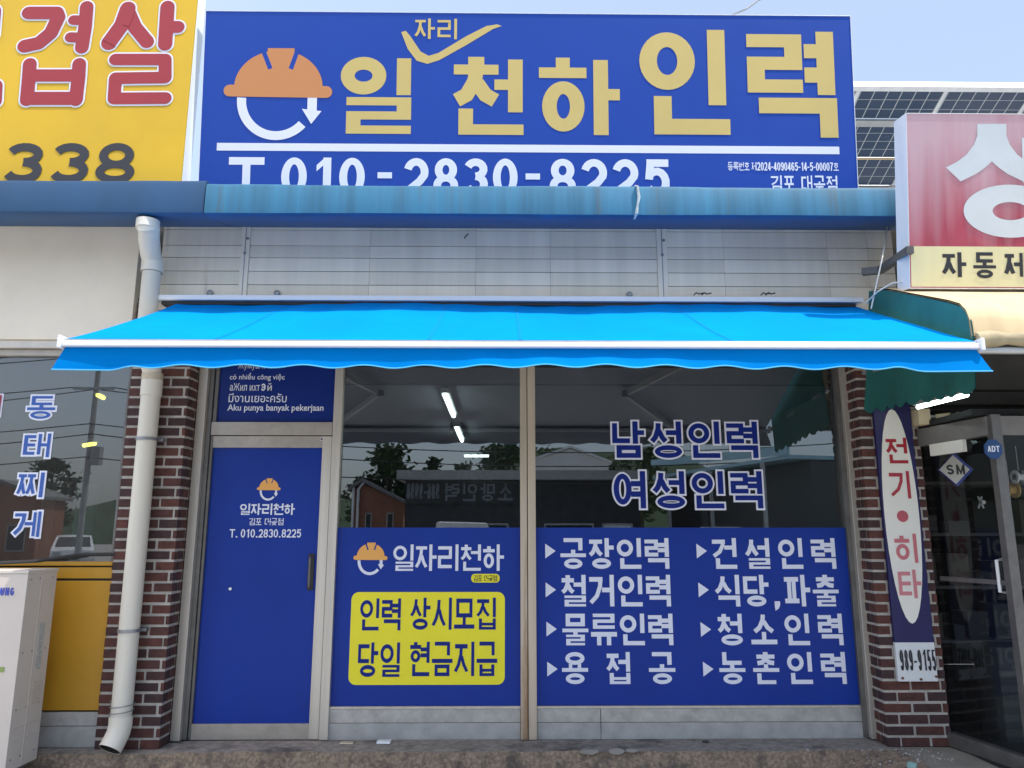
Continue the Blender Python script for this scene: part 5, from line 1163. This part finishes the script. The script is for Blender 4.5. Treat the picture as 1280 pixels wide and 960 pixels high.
# a person far across the lot, mirrored in the left window
def person(c, label):
    c = Vector(c); c.z = 0; t = thing('person', label, 'person', c)
    J = [((0,0,.95), .15), ((0,0,1.18), .14), ((0,.0,1.40), .15), ((0,.0,1.53), .06), ((0,.02,1.66), .095), ((0,.02,1.76), .085),
         ((.19,0,1.42), .065), ((.25,.12,1.18), .05), ((.10,.33,1.33), .04), ((.07,.36,1.42), .04), ((-.19,0,1.42), .065), ((-.25,.12,1.18), .05), ((-.10,.33,1.33), .04), ((-.07,.36,1.42), .04),
         ((.10,0,.90), .10), ((.11,.02,.48), .065), ((.12,0,.09), .05), ((.13,.14,.04), .045), ((-.10,0,.90), .10), ((-.11,.02,.48), .065), ((-.12,0,.09), .05), ((-.13,.14,.04), .045)]
    Eg = [(0,1),(1,2),(2,3),(3,4),(4,5),(2,6),(6,7),(7,8),(8,9),(2,10),(10,11),(11,12),(12,13),(0,14),(14,15),(15,16),(16,17),(0,18),(18,19),(19,20),(20,21)]
    me = bpy.data.meshes.new('body'); me.from_pydata([p for p, r in J], Eg, []); o = bpy.data.objects.new('body', me); COL.objects.link(o); o.parent = t
    o.modifiers.new('skin', 'SKIN'); 
    sv_ = me.skin_vertices[0].data if me.skin_vertices else None
    if sv_ is None:
        bm = __import__('bmesh').new(); bm.from_mesh(me); bm.verts.layers.skin.verify(); bm.to_mesh(me); bm.free(); sv_ = me.skin_vertices[0].data
    for i, (p, r) in enumerate(J): sv_[i].radius = (r, r*(.8 if i < 3 else 1)); sv_[i].use_root = i == 0
    sb = o.modifiers.new('sub', 'SUBSURF'); sb.levels = 1; sb.render_levels = 1
    dg = bpy.context.evaluated_depsgraph_get(); m2 = bpy.data.meshes.new_from_object(o.evaluated_get(dg)); o.modifiers.clear(); o.data = m2
    m2.materials.clear()
    for mm in (m_skin, m_shirt, m_trou, m_hair): m2.materials.append(mm)
    for p in m2.polygons:
        q = p.center; p.use_smooth = True
        p.material_index = 3 if q.z > 1.72 or (q.z > 1.62 and q.y < -.02) else 0 if q.z > 1.52 or (q.y > .16 and q.z > 1.1) else 1 if q.z > .95 else 2 if q.z > .08 else 3
    mb = MB()
    for sx in (-1, 1): mb.disc(c+Vector((sx*.035, .115, 1.68)), (0,1,0), .012, m_dark, 10, .006)
    mb.prism([c+Vector((-.02,.11,1.62)), c+Vector((.02,.11,1.62)), c+Vector((0,.14,1.635))], (0,-.01,.045), m_skin); mb.build('face', t)
    mb = MB()
    for sx in (-1, 1):
        for f in range(5): b = c+Vector((sx*(.07-.012*f), .37, 1.40+.018*f)); mb.tube([b, b+Vector((-sx*.03, .03, .012)), b+Vector((-sx*.055, .02, .016))], [.009, .009, .007], m_skin, 6)
    mb.build('fingers', t)
    mb = MB(); mb.box(c.x-.04, c.x+.04, c.y+.39, c.y+.40, 1.37, 1.53, m_dark); tag(mb.build('phone'), 'dark phone held up by the person in the lot', 'phone')
c = IMG(624, 655, 9.5); person((c.x, c.y, 0), 'person in a pale patterned shirt holding up a phone in the lot')

# loose gravel at the foot of the pad
mb = MB()
for i in range(420):
    if i < 300: x = rnd.uniform(2.0, 3.0); y = rnd.uniform(-.62, -.30)
    else: x = rnd.uniform(-3.0, 2.3); y = STEP_Y+rnd.uniform(.02, .30)
    f = max(0, min(1, (x-2.05)/.70)); z = STEP_Z-.006 if (y > STEP_Y or x > 2.74) else (STEP_Z-.008)*(3*f*f-2*f**3)
    r = rnd.uniform(.004, .013)*(1 if i < 300 else .55); c = Vector((x, y, z+r*.5)); a = rnd.uniform(0, 6.28)
    v = [c+Vector((r*math.cos(a+k*1.257)*rnd.uniform(.7,1.2), r*math.sin(a+k*1.257)*rnd.uniform(.7,1.2), -r*.5)) for k in range(5)] + [c+Vector((0,0,r*.6))]
    mb.add(v, [(k, (k+1) % 5, 5) for k in range(5)], rnd.choice((m_chip, m_riser, m_tile, m_conc)))
tag(mb.build('gravel'), kind='stuff')
